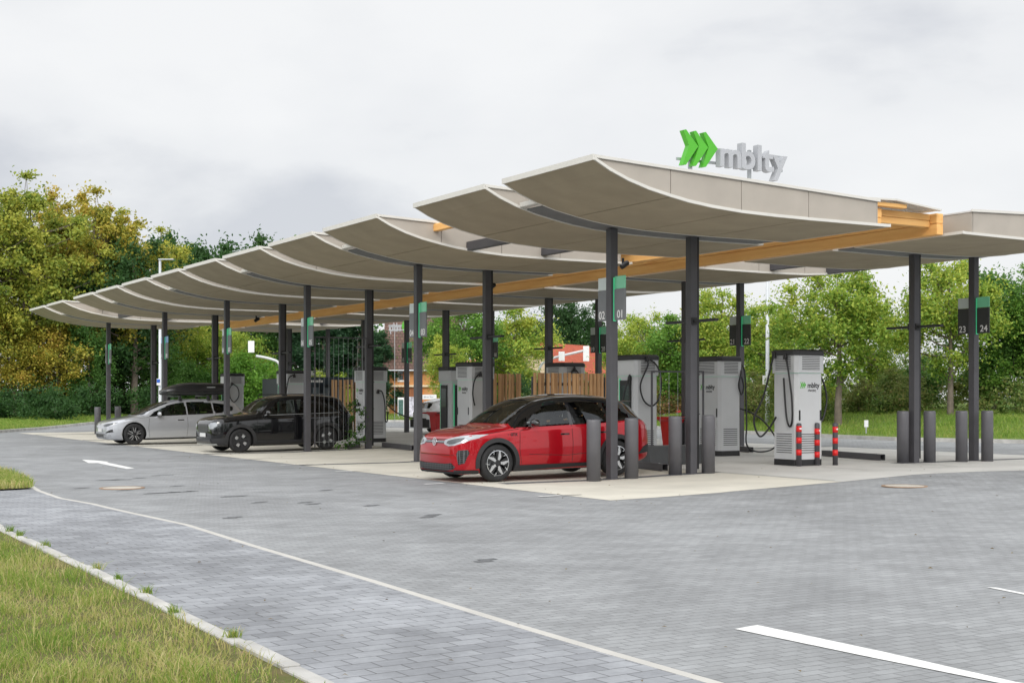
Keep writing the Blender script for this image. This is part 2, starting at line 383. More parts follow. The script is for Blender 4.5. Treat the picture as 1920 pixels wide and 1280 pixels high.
slabL = [W(12, 63)[:2], W(12, 16.95)[:2]] + xy((1250, 931), (1373, 921))
jn = [tuple(W(17.7, 63)[:2])]
pA = G(1578, 903)
sheet('bay_slab', [tuple(W(12, 63)[:2]), tuple(W(12, 16.95)[:2])] + xy((1250, 931), (1373, 921), (1578, 903)) + [tuple(W(17.7, 63)[:2])], BAY, .004)
sheet('centre_slab', [tuple(W(17.71, 63)[:2])] + [(pA.x + .012, pA.y + .006)] + xy((1660, 895), (1741, 888), (1830, 884), (1911, 882)) + [tuple(W(29, 18.1)[:2]), tuple(W(29, 63)[:2])], BAYG, .004)
A_ROW = [21.26, 29.55, 36.7, 43.8, 51.0, 59.45]
LP, LI, RI, RP_, PC = 15.09, 17.06, 23.5, 25.5, 20.28
def rect(p0, p1, a0, a1): return [tuple(W(p, a)[:2]) for p, a in ((p0, a0), (p1, a0), (p1, a1), (p0, a1))]
for i, a in enumerate(A_ROW):
    sheet('bay_divider', rect(12.0 if i else 12.6, 17.7, a - .17, a + .17), DARKP, .008)
    sheet('bay_divider', rect(22.9, 29, a - .17, a + .17), DARKP, .008)
for a in (25.4, 33.1, 40.2, 47.4, 55.2):
    sheet('slab_joint', rect(12, 29, a - .012, a + .012), DARKP, .008)
for p in (20.3, 23.0): sheet('slab_joint', rect(p - .012, p + .012, 19.6, 63), DARKP, .012)
sheet('slab_joint', rect(17.69, 17.72, 17.9, 63), DARKP, .016)
for px, py in ((450, 862), (541, 872), (645, 884), (814, 907.5), (1030, 930.5)):
    v = G(px, py); p, a = PA(v.x, v.y)
    sheet('bay_mark', rect(p - .2, p + .2, a - .05, a + .05), MARK, .012)
    sheet('bay_mark_stain', rect(p + .24, p + .62, a - .035, a + .02), DARKP, .012)
arrow = xy((153.5, 861.5), (166, 868), (184, 868), (210, 873.5), (238, 879), (252, 877.7), (228, 872.5), (200, 866.8), (204, 865.6), (178, 862.8))
sheet('arrow_marking', arrow, MARK, .005)
sheet('lane_marking', xy((1377.6, 1179.5), (1420, 1172), (1660, 1223), (1905, 1279)) + [(4.3, 6.2), (4.15, 6.1)] + xy((1868.6, 1280), (1620, 1230)), MARK, .005)
sheet('lane_marking', xy((1849.5, 1101), (1868, 1101.5), (1920, 1112)) + [(5.6, 9.9), (5.4, 9.8)] + xy((1920, 1115)), MARK, .005)
dp = MB(); rng = random.Random(9)
for px, py, k in ((895, 1054, 2), (800, 967, 2), (790, 971, 1), (685, 949, 1), (600, 920, 2), (560, 943, 2), (575, 946, 1), (473, 943, 1), (415, 932, 3), (310, 924, 4), (290, 925, 3), (270, 926, 2), (345, 922, 2), (210, 900, 4), (180, 901, 3), (285, 892, 3), (250, 897, 2), (320, 912, 2), (420, 972, 2), (140, 916, 2), (220, 920, 2)):
    v = G(px, py); p, a = PA(v.x, v.y)
    for j in range((k + 1) // 2):
        for (x0, x1, y0, y1) in ((0, .195, 0, .095), (.1, .295, .1, .195)):
            if j == 0 or rng.random() > .35:
                c4 = [W(p + j * .2 + x, a + y) for x, y in ((x0, y0), (x1, y0), (x1, y1), (x0, y1))]
                dp.add([(c_.x, c_.y, gz(c_.x, c_.y) + .004) for c_ in c4], [(0, 1, 2, 3)])
tag(dp.build('driveway_dark_pavers', DARKP), kind='structure')

def verge(name, line, offs, mat, sgn):
    """grass bank behind a kerb line; offs = (distance, height) rows"""
    pts = [Vector((x, y)) for x, y in line]; mb = MB(); rows = []; rg = random.Random(1)
    for i, p in enumerate(pts):
        d = (pts[min(i + 1, len(pts) - 1)] - pts[max(i - 1, 0)]).normalized(); n = Vector((-d.y, d.x)) * sgn
        for dist, h in offs: q_ = p + n * dist; rows.append((q_.x, q_.y, gz(q_.x, q_.y) + h + (rg.uniform(-.05, .05) if dist > 3 else 0)))
    m = len(offs); fs = [(i * m + j, (i + 1) * m + j, (i + 1) * m + j + 1, i * m + j + 1) for i in range(len(pts) - 1) for j in range(m - 1)]
    mb.add(rows, fs); return tag(mb.build(name, mat, smooth=True), kind='structure')
def dense(line, step=2.0):
    P = [Vector((x, y, 0)) for x, y in line]; o = [P[0]]
    for i in range(len(P) - 1):
        n = max(1, int((P[i + 1] - P[i]).length / step))
        for k in range(1, n + 1): o.append(P[i] + (P[i + 1] - P[i]) * k / n)
    return [(v.x, v.y) for v in o]
KR = dense([(5.5, 75), (7.0, 63), (8.0, 59), (9.6, 54.6), (13.2, 45.8), (16.5, 43.2), (26, 38.5), (45, 33)])
BANK_R = [(0, .12), (2, .28), (5, .62), (9, .95), (14, 1.1), (40, 1.2)]
verge('verge', KR, BANK_R, VERGE, 1)
ribbon3('kerb', KR, .16, .125, KERB)['kind'] = 'structure'
KLn = dense([(-21.5, 36), (-22.6, 48), (-23.3, 60.6), (-23.9, 76), (-21, 84), (-14, 90), (-6, 94)])
BANK_L = [(0, .12), (1.5, .22), (4, .32), (9, .45), (60, .6)]
verge('verge', KLn, BANK_L, VERGE, 1)
ribbon3('kerb', KLn, .22, .125, KERB)['kind'] = 'structure'
KM = dense([(-11, 81.5), (2.5, 80.5)])
verge('verge', KM, [(0, .12), (1.2, .2), (3, .12)], VERGE, 1); ribbon3('kerb', KM, .2, .125, KERB)['kind'] = 'structure'

# ------------------------------------------------------------------ the canopy
CAN = thing('charging_canopy', W(PC, 40.3), TH, 'long timber and steel canopy with taupe upturned wings over the charging bays', 'canopy')
AX, AY = PC, 40.3
CURV = [(12.43, 5.50), (12.75, 5.345), (13.12, 5.21), (13.55, 5.095), (14.03, 5.005), (14.4, 4.945), (14.9, 4.893), (15.6, 4.850), (16.4, 4.835), (17.2, 4.832), (18.1, 4.836), (18.94, 4.842), (19.25, 4.845)]
def cz(p):
    for (p0, z0), (p1, z1) in zip(CURV, CURV[1:]):
        if p <= p1: return z0 + (z1 - z0) * max(0, (p - p0)) / (p1 - p0)
    return CURV[-1][1]
def tz(p): return 5.56 + (5.33 - 5.56) * (p - 12.43) / (18.94 - 12.43)
ML = 2.92
def chain(mb, pts, y0, y1, lo, hi, sx):
    n = len(pts); vs = []
    for p, z in pts: x = (p - AX) * sx; vs += [(x, y0, z + lo), (x, y1, z + lo), (x, y1, z + hi), (x, y0, z + hi)]
    fs = [(i * 4 + k, i * 4 + (k + 1) % 4, (i + 1) * 4 + (k + 1) % 4, (i + 1) * 4 + k) for i in range(n - 1) for k in range(4)]
    fs += [(3, 2, 1, 0), tuple((n - 1) * 4 + k for k in range(4))]
    mb.add(vs, fs)
def span(p0, p1): return [(p0, cz(p0))] + [(p, z) for p, z in CURV if p0 < p < p1] + [(p1, cz(p1))]
JO = [12.46, 14.03, 15.6, 17.2, 18.94]
def roof_module(sx):
    x = lambda p: (p - AX) * sx
    mb = MB()                                     # dark core and pale membrane on top
    sec = [(12.6, 5.46)] + [(p, z + .05) for p, z in CURV[1:-1]] + [(18.94, tz(18.94) - .02), (12.6, tz(12.6) - .02)]
    n = len(sec); vs = [(x(p), .06, z) for p, z in sec] + [(x(p), ML - .06, z) for p, z in sec]
    mb.add(vs, [tuple(range(n)), tuple(range(2 * n - 1, n - 1, -1))] + [(i, (i + 1) % n, n + (i + 1) % n, n + i) for i in range(n - 2)] + [(n - 1, 0, n, 2 * n - 1)])
    mb.mi = 1; mb.add([(x(12.45), .0, tz(12.45)), (x(18.98), .0, tz(18.98)), (x(18.98), ML, tz(18.98)), (x(12.45), ML, tz(12.45)),
                       (x(12.45), .0, tz(12.45) - .03), (x(18.98), .0, tz(18.98) - .03), (x(18.98), ML, tz(18.98) - .03), (x(12.45), ML, tz(12.45) - .03)],
                      [(0, 1, 2, 3), (7, 6, 5, 4), (0, 4, 5, 1), (1, 5, 6, 2), (2, 6, 7, 3), (3, 7, 4, 0)])
    core = mb.mesh('roof_module', [DARKGAP, MEMB])
    mb = MB()
    for j0, j1 in zip([12.43] + JO[1:], JO[1:-1] + [19.25]):
        chain(mb, span(j0 + .012, j1 - .012), .03, ML - .03, .004, .045, sx)
    soff = mb.mesh('soffit', SOFFIT_BOUNCE)
    mb = MB()                                     # side cladding with joints, near and far, and the inner end
    for y0, y1 in ((.035, .06), (ML - .06, ML - .035)):
        for j0, j1 in zip(JO, JO[1:]):
            pp = span(j0 + .007, j1 - .007); m = len(pp); v_ = []
            for p, z in pp: v_ += [(x(p), y0, min(z + .055, tz(p) - .031)), (x(p), y1, min(z + .055, tz(p) - .031)), (x(p), y1, tz(p) - .03), (x(p), y0, tz(p) - .03)]
            mb.add(v_, [(i * 4 + k, i * 4 + (k + 1) % 4, (i + 1) * 4 + (k + 1) % 4, (i + 1) * 4 + k) for i in range(m - 1) for k in range(4)] + [(3, 2, 1, 0), tuple((m - 1) * 4 + k for k in range(4))])
    a_, b_ = sorted((x(18.945), x(18.965))); mb.box(a_, b_, .04, ML - .04, 4.90, tz(18.95) - .031)
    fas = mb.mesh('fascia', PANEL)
    mb = MB()
    for y0, y1 in ((-.005, .03), (ML - .03, ML + .005)):
        chain(mb, CURV, y0, y1, -.004, .048, sx)
        chain(mb, [(12.42, tz(12.42)), (19.0, tz(19.0))], y0 + (.0 if y0 < 1 else -.004), y1, -.028, .022, sx)
    a_, b_ = sorted((x(12.40), x(12.43))); mb.box(a_, b_, -.005, ML + .005, 5.49, 5.585)
    a_, b_ = sorted((x(19.25), x(19.275))); mb.box(a_, b_, -.005, ML + .005, 4.842, 4.90)
    trim = mb.mesh('edge_trim', TRIM)
    mb = MB()                                     # slot between the two modules of a pair
    chain(mb, span(13.35, 19.1), ML + .007, ML + .653, .014, .04, sx); gp_ = mb.mesh('gap_panel', GAPP)
    mb = MB(); a_, b_ = sorted((x(13.18), x(13.36))); mb.box(a_, b_, ML + .005, ML + .655, cz(13.3) + .045, cz(13.3) + .13); gb = mb.mesh('gap_bracket', TRIM)
    return core, soff, fas, trim, gp_, gb
for sx in (1, -1):
    core, soff, fas, trim, gpm, gbm = roof_module(sx)
    for a in A_ROW:
        for y in (a - .33 - ML, a + .33):
            r = link('roof_module', core, CAN); r.location = (0, y - AY, 0)
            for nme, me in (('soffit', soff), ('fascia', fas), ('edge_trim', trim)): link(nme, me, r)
            if y < a: link('gap_panel', gpm, r); link('gap_bracket', gbm, r)
def post_mesh():
    mb = MB(); mb.cbox(-.085, .085, -.085, .085, 0, 4.87, .012); mb.box(-.13, .13, -.13, .13, 0.0, .014); return mb.mesh('post', ANTH)
def arm_mesh():
    mb = MB()
    for s_ in (1, -1):
        y0, y1 = sorted((s_ * .085, s_ * .80)); mb.cbox(-.05, .05, y0, y1, 3.06, 3.115, .012)
        y0, y1 = sorted((s_ * .085, s_ * .13)); mb.box(-.07, .07, y0, y1, 3.02, 3.16)
    return mb.mesh('bracket_arm', BLACK)
def duct_mesh():
    mb = MB(); mb.box(.087, .15, -.06, .06, .1, 4.84)
    for z in (1.2, 2.0, 2.8, 3.6): mb.box(.085, .165, -.07, .07, z, z + .02)
    return mb.mesh('cable_duct', BLACK)
pmsh, amsh, dmsh = post_mesh(), arm_mesh(), duct_mesh()
for p in (LP, LI, RI, RP_):
    for a in A_ROW:
        o = link('post', pmsh, CAN); o.location = (p - AX, a - AY, gp(p))
        if p in (LI, RI): link('bracket_arm', amsh, o); link('cable_duct', dmsh, o)
# timber beams along both inner edges, purlins across, glazing above
A0c, A1c = A_ROW[0] - 3.25, A_ROW[-1] + 3.25
def beam(p0, p1, a0, a1, z0, z1, name='timber_beam', mat=None):
    mb = MB(); mb.cbox(p0 - AX, p1 - AX, a0 - AY, a1 - AY, z0, z1, .012); return mb.build(name, mat or WOOD, CAN)
beam(21.06, 21.24, A0c + .45, A1c - .45, 4.86, 5.08); beam(21.05, 21.24, A0c + .45, A1c - .45, 5.085, 5.285)
beam(19.32, 19.50, A0c + .45, A1c - .45, 4.90, 5.08); beam(19.32, 19.51, A0c + .45, A1c - .45, 5.085, 5.27)
WX = woodmat('purlin_spruce', (.92, .55, .20), (.80, .42, .13), 'X')
for k in range(15):
    a = A0c + .42 + k * (A1c - A0c - 1.1) / 14
    beam(19.0, 21.04 if k else 20.1, a - .07, a + .07, 5.295, 5.375, 'purlin', WX)
beam(19.52, 21.045, A0c + .62, A0c + .76, 5.02, 5.15, 'cross_beam', WX); beam(19.52, 21.045, A0c + .615, A0c + .76, 5.155, 5.285, 'cross_beam', WX)
for i in range(5):
    a0, a1 = A_ROW[i] + 3.25, A_ROW[i + 1] - 3.25
    if a1 - a0 > 1.0:
        for sx in (1, -1):
            for p, hh in ((14.75, .2), (16.75, .2)):
                q0, q1 = sorted((AX + (p - AX) * sx - .08, AX + (p - AX) * sx + .08))
                beam(q0, q1, a0 - .05, a1 + .05, 4.915, 4.915 + hh, 'steel_beam', ANTH)
            q0, q1 = sorted((AX + (13.9 - AX) * sx - .07, AX + (13.9 - AX) * sx + .07)); beam(q0, q1, a0 - .1, a1 + .1, 5.30, 5.46, 'purlin', WOOD)
mb = MB(); GLZ = pm('skylight_glass', (.62, .66, .66), .25, 0, .04, 2, trans=.55)
def slope(mb, p0, z0, p1, z1, a0, a1, t):
    mb.add([(p0 - AX, a0 - AY, z0), (p1 - AX, a0 - AY, z1), (p1 - AX, a1 - AY, z1), (p0 - AX, a1 - AY, z0), (p0 - AX, a0 - AY, z0 + t), (p1 - AX, a0 - AY, z1 + t), (p1 - AX, a1 - AY, z1 + t), (p0 - AX, a1 - AY, z0 + t)], [(3, 2, 1, 0), (4, 5, 6, 7), (0, 1, 5, 4), (1, 2, 6, 5), (2, 3, 7, 6), (3, 0, 4, 7)])
slope(mb, 19.0, 5.40, 19.74, 5.425, A0c + .36, A1c - .1, .02); slope(mb, 19.745, 5.425, 21.0, 5.315, A0c + .36, A1c - .1, .02); mb.build('skylight', GLZ, CAN)
mb = MB(); slope(mb, 19.0, 5.39, 19.74, 5.415, A0c + .28, A0c + .35, .035); slope(mb, 19.745, 5.415, 21.0, 5.305, A0c + .28, A0c + .35, .035); mb.build('skylight_frame', TRIM, CAN)

# ------------------------------------------------------------------ rooftop sign
def chevron_bm(h, d):
    pts = [(0, .5), (.30, .5), (.95, 0), (.30, -.78), (0, -.78), (.36, -.03)]
    pts = [(x * h * .72, y * h) for x, y in pts]; mb = MB(); mb.prism(pts, -d / 2, d / 2); return mb
S_A, S_P = 19.6, 15.55
def sign_frame(o, x, z): return Matrix.Translation((x, 0, z)) @ Matrix.Rotation(math.radians(90), 4, 'X')
def logo_sign(loc, rz, label, sc=1.0, mats=None, post_h=.55, post_z=-.95):
    wh = mats or pm('letter_grey', (.40, .41, .43), .45, 0, .04, 3)
    RS = thing('roof_sign', loc, rz, label, 'sign')
    for k in range(3):
        mb = MB(); mb.prism([((x_ * .50) * .70 + k * .235, y_ * .40) for x_, y_ in [(-.02, .70), (.16, .74), (.98, 0.02), (.16, -.90), (-.08, -.92), (.36, .02)]], -.06, .06, sign_frame(None, 0, .06))
        mb.build('green_arrow', GREEN, RS)
    x = .84
    for ch, adv in (('m', .53), ('b', .395), ('l', .18), ('t', .26), ('y', .36)):
        bm = textbm(ch, .68, .07, .015, 'LEFT'); mb = MB(); mb.frombm(bm, sign_frame(None, x, -.24) @ Matrix.Diagonal((1.10, 1, 1, 1))); mb.build('letter', wh, RS); x += adv
    mb = MB(); mb.box(-.05, x, .075, .11, -.20, -.15); mb.box(.75, x, .075, .11, .06, .11); mb.build('rail', STEEL, RS)
    for px_ in (.27, 1.72):
        mb = MB(); mb.box(px_ - .03, px_ + .03, .062, .12, post_z, .15); mb.build('post', STEEL, RS)
    return RS
logo_sign(W(15.50, S_A, 6.22), TH, 'rooftop sign with three green arrows and white lettering on the near canopy end')

# ------------------------------------------------------------------ bay number signs
def number_board(post_p, a, side, num, label, mat, dark, blue=False):
    """board hung beside a post: side -1 = nearer end, +1 = farther end"""
    y0 = side * .105; y1 = side * .45; lo, hi = sorted((y0, y1))
    S = thing('number_board', W(post_p, a, 0), TH, label, 'sign', 'bay number boards on the canopy posts')
    mb = MB(); mb.cbox(-.02, .02, lo, hi, 3.10, 3.70, .006); mb.build('panel', mat, S)
    hm = (pm('blue_glass_header', (.25, .45, .75), .25, 0, .03, 3) if blue else (GLASSG if side < 0 else FROST))
    mb = MB(); mb.cbox(-.012, .012, lo, hi, 3.705, 3.95, .004); mb.build('header', hm, S)
    mb = MB(); l2, h2 = sorted((side * .088, side * .104)); mb.box(-.03, .03, l2, h2, 3.08, 3.93); mb.build('light_strip', LEDG, S)
    mb = MB(); c_ = (lo + hi) / 2 + side * .03
    mb.frombm(textbm(num, .215, .002, .002), frame((-.0235, c_, 3.14), (0, -1, 0), (0, 0, 1)))
    mb.build('number', WHITE, S)
    if dark:
        mb = MB(); mb.frombm(textbm(num, .215, .002, .002), frame((.0235, c_, 3.14), (0, 1, 0), (0, 0, 1))); mb.build('number', WHITE, S)
    return S
names = {0: 'nearest front post', 1: 'second front post', 2: 'third front post', 3: 'fourth front post', 4: 'fifth front post', 5: 'sixth front post'}
for i, a in enumerate(A_ROW):
    far_n, near_n = '%02d' % (2 * i + 2), '%02d' % (2 * i + 1)
    number_board(LP, a, -1, near_n, 'grey hanging board with green header reading %s, right side of the %s' % (near_n, names[i]) if i < 4 else 'small hanging board, right side of the %s' % names[i], SIGNP, False, i == 4)
    number_board(LP, a, 1, far_n, 'grey hanging board with pale header reading %s, left side of the %s' % (far_n, names[i]) if i < 4 else 'small hanging board, left side of the %s' % names[i], SIGNP, False, i == 4)
    n1_, n2_ = str(24 - 2 * i), str(23 - 2 * i)
    if i < 5:
        number_board(RP_, a, -1, n1_, 'dark hanging board with green header reading %s under the far wing' % n1_, SIGND, True)
        number_board(RP_, a, 1, n2_, 'dark hanging board with pale header reading %s under the far wing' % n2_, SIGND, True)

# ------------------------------------------------------------------ bollards and posts on the ground
mb = MB(); mb.smooth = True
mb.lathe([(.135, 0), (.135, 1.13), (.13, 1.165), (.115, 1.18), (.108, 1.175), (.104, 1.168), (0.02, 1.168)], 28)
BOLL = mb.mesh('bollard', pm('bollard_grey', (.125, .123, .134), .5, .1, .10, 3, .1, 200))
BOLL.polygons.foreach_set('use_smooth', [abs(f.normal.z) < .9 for f in BOLL.polygons])
bl = [(1113, 902, 'dark bollard leftmost at the nearest post, in front of the red car'), (1184, 896.7, 'dark bollard right beside the nearest front post'),
      (1266, 889.6, 'dark bollard left of the second-row post beside the planter'), (1328, 887, 'dark bollard right of the second-row post before the middle charger'),
      (1693, 867.5, 'dark bollard left of the right-hand inner post'), (1743, 866.5, 'dark bollard right of the right-hand inner post'),
      (1803, 865.5, 'dark bollard left of the post with boards 23 and 24'), (1851, 864.5, 'dark bollard right of the post with boards 23 and 24'),
      (183, 813, 'dark bollard left of the farthest front post, ahead of the silver car'), (221, 811, 'dark bollard right of the farthest front post behind the silver car')]
for px, py, lb in bl:
    o = link('bollard', BOLL); o.location = G(px, py, .002); tag(o, lb, 'bollard', 'dark bollards guarding the canopy posts')
def striped(px, py, lb, off):
    v = G(px, py); T = thing('marker_post', v, .3 + off, lb, 'marker post', 'red striped marker posts by the near charger')
    mb = MB(); mb.smooth = True; mb.lathe([(.058, 0), (.058, .90), (.05, .925), (.02, .935)], 20); mb.build('tube', ANTH, T)
    for z in (.24, .50, .745):
        mb = MB(); mb.smooth = True; mb.lathe([(.0595, z - off * .12), (.0605, z - off * .12), (.0605, z + .125 - off * .12), (.0595, z + .125 - off * .12)], 20, cap=False); mb.build('red_band', REDB, T)
    mb = MB(); mb.box(-.02, .03, -.0635, -.06, .80 - off * .1, .83 - off * .1); mb.build('sticker', WHITE, T)
striped(1498, 874, 'red banded marker post standing leftmost before the near charger', .0)
striped(1532, 872.5, 'red banded marker post in the middle before the near charger', .5)
striped(1566, 872, 'red banded marker post standing clear right of the near charger', .2)
MANH = pm('manhole_concrete', (.46, .43, .37), .85, 0, .10, 6, .4, 60); MANR = pm('rusty_rim', (.30, .20, .13), .8, 0, .2, 12)
for px, py, lb in ((229, 915, 'pale round manhole cover in the driveway on the left'), (1696, 911.5, 'pale round manhole cover in the driveway on the right')):
    M_ = thing('manhole_cover', G(px, py), 0, lb, 'manhole cover')
    mb = MB(); mb.lathe([(.33, .002), (.33, .012), (.06, .013), (.0, .013)], 40, cap=False); mb.build('disc', MANH, M_)
    mb = MB(); mb.lathe([(.335, .002), (.335, .014), (.385, .014), (.39, .002)], 40, cap=False); mb.build('rim', MANR, M_)

# wheel stops
def stop(p0, a0, p1, a1, lb, h=.14, w=.14):
    A_, B_ = W(p0, a0), W(p1, a1); d = B_ - A_; T = thing('wheel_stop', A_ + Vector((0, 0, gp((p0 + p1) / 2) + .012)), math.atan2(d.y, d.x), lb, 'wheel stop', 'dark steel wheel stops'); L_ = d.length
    mb = MB(); t = .012
    mb.box(0, L_, -w / 2, -w / 2 + t, .0, h); mb.box(0, L_, w / 2 - t, w / 2, .0, h); mb.box(0, L_, -w / 2 + t, w / 2 - t, h - t, h); mb.build('hollow_bar', ANTH, T)
    mb = MB()
    for x_ in (.25, L_ - .25): mb.lathe([(.018, h), (.018, h + .012), (.0, h + .013)], 8, Matrix.Translation((x_, 0, 0)))
    mb.build('bolt', STEEL, T)
def pa_px(px, py): v = G(px, py); return PA(v.x, v.y)
stop(*pa_px(1165, 874), *pa_px(1247, 883.5), 'hollow steel wheel stop behind the red car')
stop(*pa_px(1545, 855), *pa_px(1655, 863.5), 'long hollow steel wheel stop right of the near charger')
stop(*pa_px(1384, 845.5), *pa_px(1408, 848.5), 'short end of a steel wheel stop beside the middle charger')
stop(*pa_px(720, 838), *pa_px(776, 845), 'steel wheel stop left of the red car between two posts')
stop(*pa_px(650, 842), *pa_px(672, 839), 'steel wheel stop behind the black car')

# ------------------------------------------------------------------ chargers
def oct_(hx, hy, c_): return [(-hx + c_, -hy), (hx - c_, -hy), (hx, -hy + c_), (hx, hy - c_), (hx - c_, hy), (-hx + c_, hy), (-hx, hy - c_), (-hx, -hy + c_)]
DISP = pm('charger_screen', (.012, .03, .025), .12, 0, .1, 4)
FACES = {'-a': ((1, 0, 0), (0, -1, 0)), '+a': ((-1, 0, 0), (0, 1, 0)), '-p': ((0, -1, 0), (-1, 0, 0)), '+p': ((0, 1, 0), (1, 0, 0))}
def charger(p, a, hx, hy, label, logos=(), screens=(), vents=('-a', '-p'), handles=(), cables=()):
    T = thing('charger', W(p, a, gp(p) + .01), TH, label, 'charger', 'grey charging columns under the canopy')
    ch = .07
    mb = MB(); mb.prism(oct_(hx, hy, ch), .13, 2.0); mb.build('body', GREY, T)
    mb = MB(); mb.prism(oct_(hx + .005, hy + .005, ch), 0, .13); mb.build('base', BLACK, T)
    mb = MB(); mb.prism(oct_(hx + .03, hy + .03, ch), 2.01, 2.39); mb.build('hood', GREYD, T)
    mb = MB(); mb.prism(oct_(hx - .01, hy - .01, ch), 2.0, 2.01); mb.build('light_strip', LEDSOFT, T)
    mb = MB(); o1, o2, o3 = oct_(hx + .055, hy + .055, .1), oct_(hx + .055, hy + .055, .1), oct_(hx + .02, hy + .02, .1)
    vs = [(x, y, 2.39) for x, y in o1] + [(x, y, 2.48) for x, y in o2] + [(x, y, 2.52) for x, y in o3]
    mb.add(vs, [tuple(range(7, -1, -1)), tuple(range(16, 24))] + [(r * 8 + k, r * 8 + (k + 1) % 8, r * 8 + 8 + (k + 1) % 8, r * 8 + 8 + k) for r in (0, 1) for k in range(8)]); mb.build('cap', BLACK, T)
    for f in ('-a', '-p', '+a', '+p'):
        xd, nn_ = map(Vector, FACES[f]); half = hx if f[1] == 'a' else hy; dep = hy if f[1] == 'a' else hx
        Mf = lambda off: Matrix((xd, -nn_, Vector((0, 0, 1)))).transposed().to_4x4()
        def bx(mb, x0, x1, z0, z1, d0, d1): mb.box(x0, x1, -d1 - dep, -d0 - dep, z0, z1, Mf(0))
        wv = (half - ch) * .78
        if f in screens:
            mb = MB(); bx(mb, -half * .55, half * .55, .35, 1.9, 0, .035); mb.build('side_panel', BLACK, T)
            mb = MB(); bx(mb, -half * .42, half * .42, 1.15, 1.78, .035, .038); mb.build('screen', DISP, T)
            mb = MB(); bx(mb, -half * .62, -half * .57, .3, 1.95, 0, .03); mb.build('light_strip', LEDG, T)
            mb = MB(); bx(mb, -half * .9, half * .9, 2.06, 2.36, .03, .034); mb.build('hood_plate', GREY, T)
        elif f in vents:
            mb = MB()
            for k in range(8): bx(mb, -wv, wv, 2.08 + k * .038, 2.08 + k * .038 + .016, .028, .033)
            mb.build('top_vent', pm('vent_dark', (.05, .05, .05), .6), T)
            mb = MB()
            for k in range(9): bx(mb, -wv, wv, .27 + k * .05, .27 + k * .05 + .018, -.002, .003)
            mb.build('bottom_vent', MATS['vent_dark'], T)
        if f in handles or f in logos:
            mb = MB()
            for s_ in (1, -1): bx(mb, s_ * (half - ch) * .93 - .018, s_ * (half - ch) * .93 + .018, .98, 1.2, -.002, .014)
            mb.build('door_handle', BLACK, T)
        if f in logos:
            def fr(x, z): return frame(nn_ * (dep + .002) + xd * x + Vector((0, 0, z)), xd, (0, 0, 1))
            mb = MB(); mb.frombm(textbm('mblty', .155, .0015, .004, 'LEFT'), fr(-.075, 1.69)); mb.frombm(textbm('charging', .072, .0015, .001, 'LEFT'), fr(-.065, 1.61)); mb.build('lettering', BLACK, T)
            mb = MB()
            for k in range(3): mb.prism([((x_ * .07) + k * .05, y_ * .085) for x_, y_ in [(-.02, .70), (.16, .74), (.98, 0.02), (.16, -.90), (-.08, -.92), (.36, .02)]], 0, .0015, fr(-.285, 1.75))
            mb.build('green_arrows', GREEN, T)
    for c_ in cables:
        mb = MB(); mb.smooth = True; mb.tube(smoothpath(c_, 8), .021, 8); mb.build('cable', BLACK, T)
        mb = MB(); v0 = Vector(c_[0]); mb.lathe([(.05, -.02), (.05, .04), (.03, .10), (.015, .12)], 10, Matrix.Translation(v0 - Vector((0, 0, .08)))); mb.build('cable_socket', BLACK, T)
    return T
charger(20.55, 21.9, .40, .38, 'grey charging column nearest the camera behind the red striped posts', ('-a',), ('+p',), ('-a', '-p'), (), [
    [(-.46, .25, 2.44), (-.50, .30, 2.2), (-.62, .42, 1.5), (-.78, .55, 1.0), (-.66, .5, .62), (-.52, .35, .80), (-.45, .2, 1.05)],
    [(-.46, -.10, 2.40), (-.49, -.22, 2.1), (-.46, -.30, 1.5), (-.45, -.31, 1.0), (-.45, -.22, .85), (-.45, -.12, 1.1), (-.46, -.05, 1.9)],
    [(.44, .0, 2.1), (.62, -.1, 1.9), (.72, -.15, 1.45), (.60, -.15, 1.0), (.44, -.1, .85)]])
charger(22.15, 26.5, .36, .46, 'grey charging column with loose black cable hanging to the slab, in the middle', ('-p',), ('+p',), ('-a', '-p'), (), [
    [(.42, -.30, 2.38), (.50, -.42, 2.15), (.52, -.45, 1.5), (.50, -.5, .8), (.46, -.55, .28), (.75, -.6, .10), (1.25, -.6, .14), (1.42, -.6, .38), (1.05, -.55, .85), (.62, -.5, 1.1), (.40, -.3, 1.2)],
    [(.40, -.36, 2.3), (.30, -.52, 2.1), (.22, -.52, 1.8), (.33, -.5, 1.55), (.42, -.48, 1.75), (.42, -.4, 2.0)]])
charger(19.5, 26.4, .34, .40, 'grey charging column behind the red car with a looped cable on its front', (), ('-p',), ('-a',), ('+a',), [
    [(-.05, -.47, 2.45), (.22, -.5, 2.25), (.35, -.5, 1.9), (.30, -.5, 1.5), (.08, -.5, 1.28), (-.18, -.5, 1.42), (-.26, -.48, 1.8), (-.05, -.5, 2.26), (-.10, -.48, 2.4)],
    [(-.38, -.2, 2.0), (-.50, -.22, 1.75), (-.58, -.2, 1.4), (-.5, -.1, 1.1)]])
charger(19.4, 34.3, .40, .42, 'grey charging column above the bonnet of the red car', ('-p',), ('+p',), ('-a', '-p'), (), [[(-.1, -.5, 2.2), (-.30, -.52, 2.0), (-.36, -.5, 1.6), (-.28, -.48, 1.25)]])
charger(21.9, 40.2, .36, .40, 'grey charging column showing its tall black screen side, left of the red car bonnet', (), ('-p', '-a'), ('+a',))
charger(19.15, 41.0, .40, .42, 'grey charging column in front of the orange house beside a dark post', ('-p',), ('+p',), ('-a', '-p'), (), [
    [(.05, -.46, 1.72), (.18, -.5, 1.68), (.28, -.5, 1.3), (.30, -.5, .75), (.38, -.48, .70), (.44, -.4, 1.0)],
    [(-.46, .0, 1.3), (-.8, -.1, 1.05), (-1.3, -.1, .95), (-1.7, 0, .9)], [(.44, .1, 1.45), (1.0, .15, 1.0), (1.6, .2, .8), (2.2, .2, .75)]])
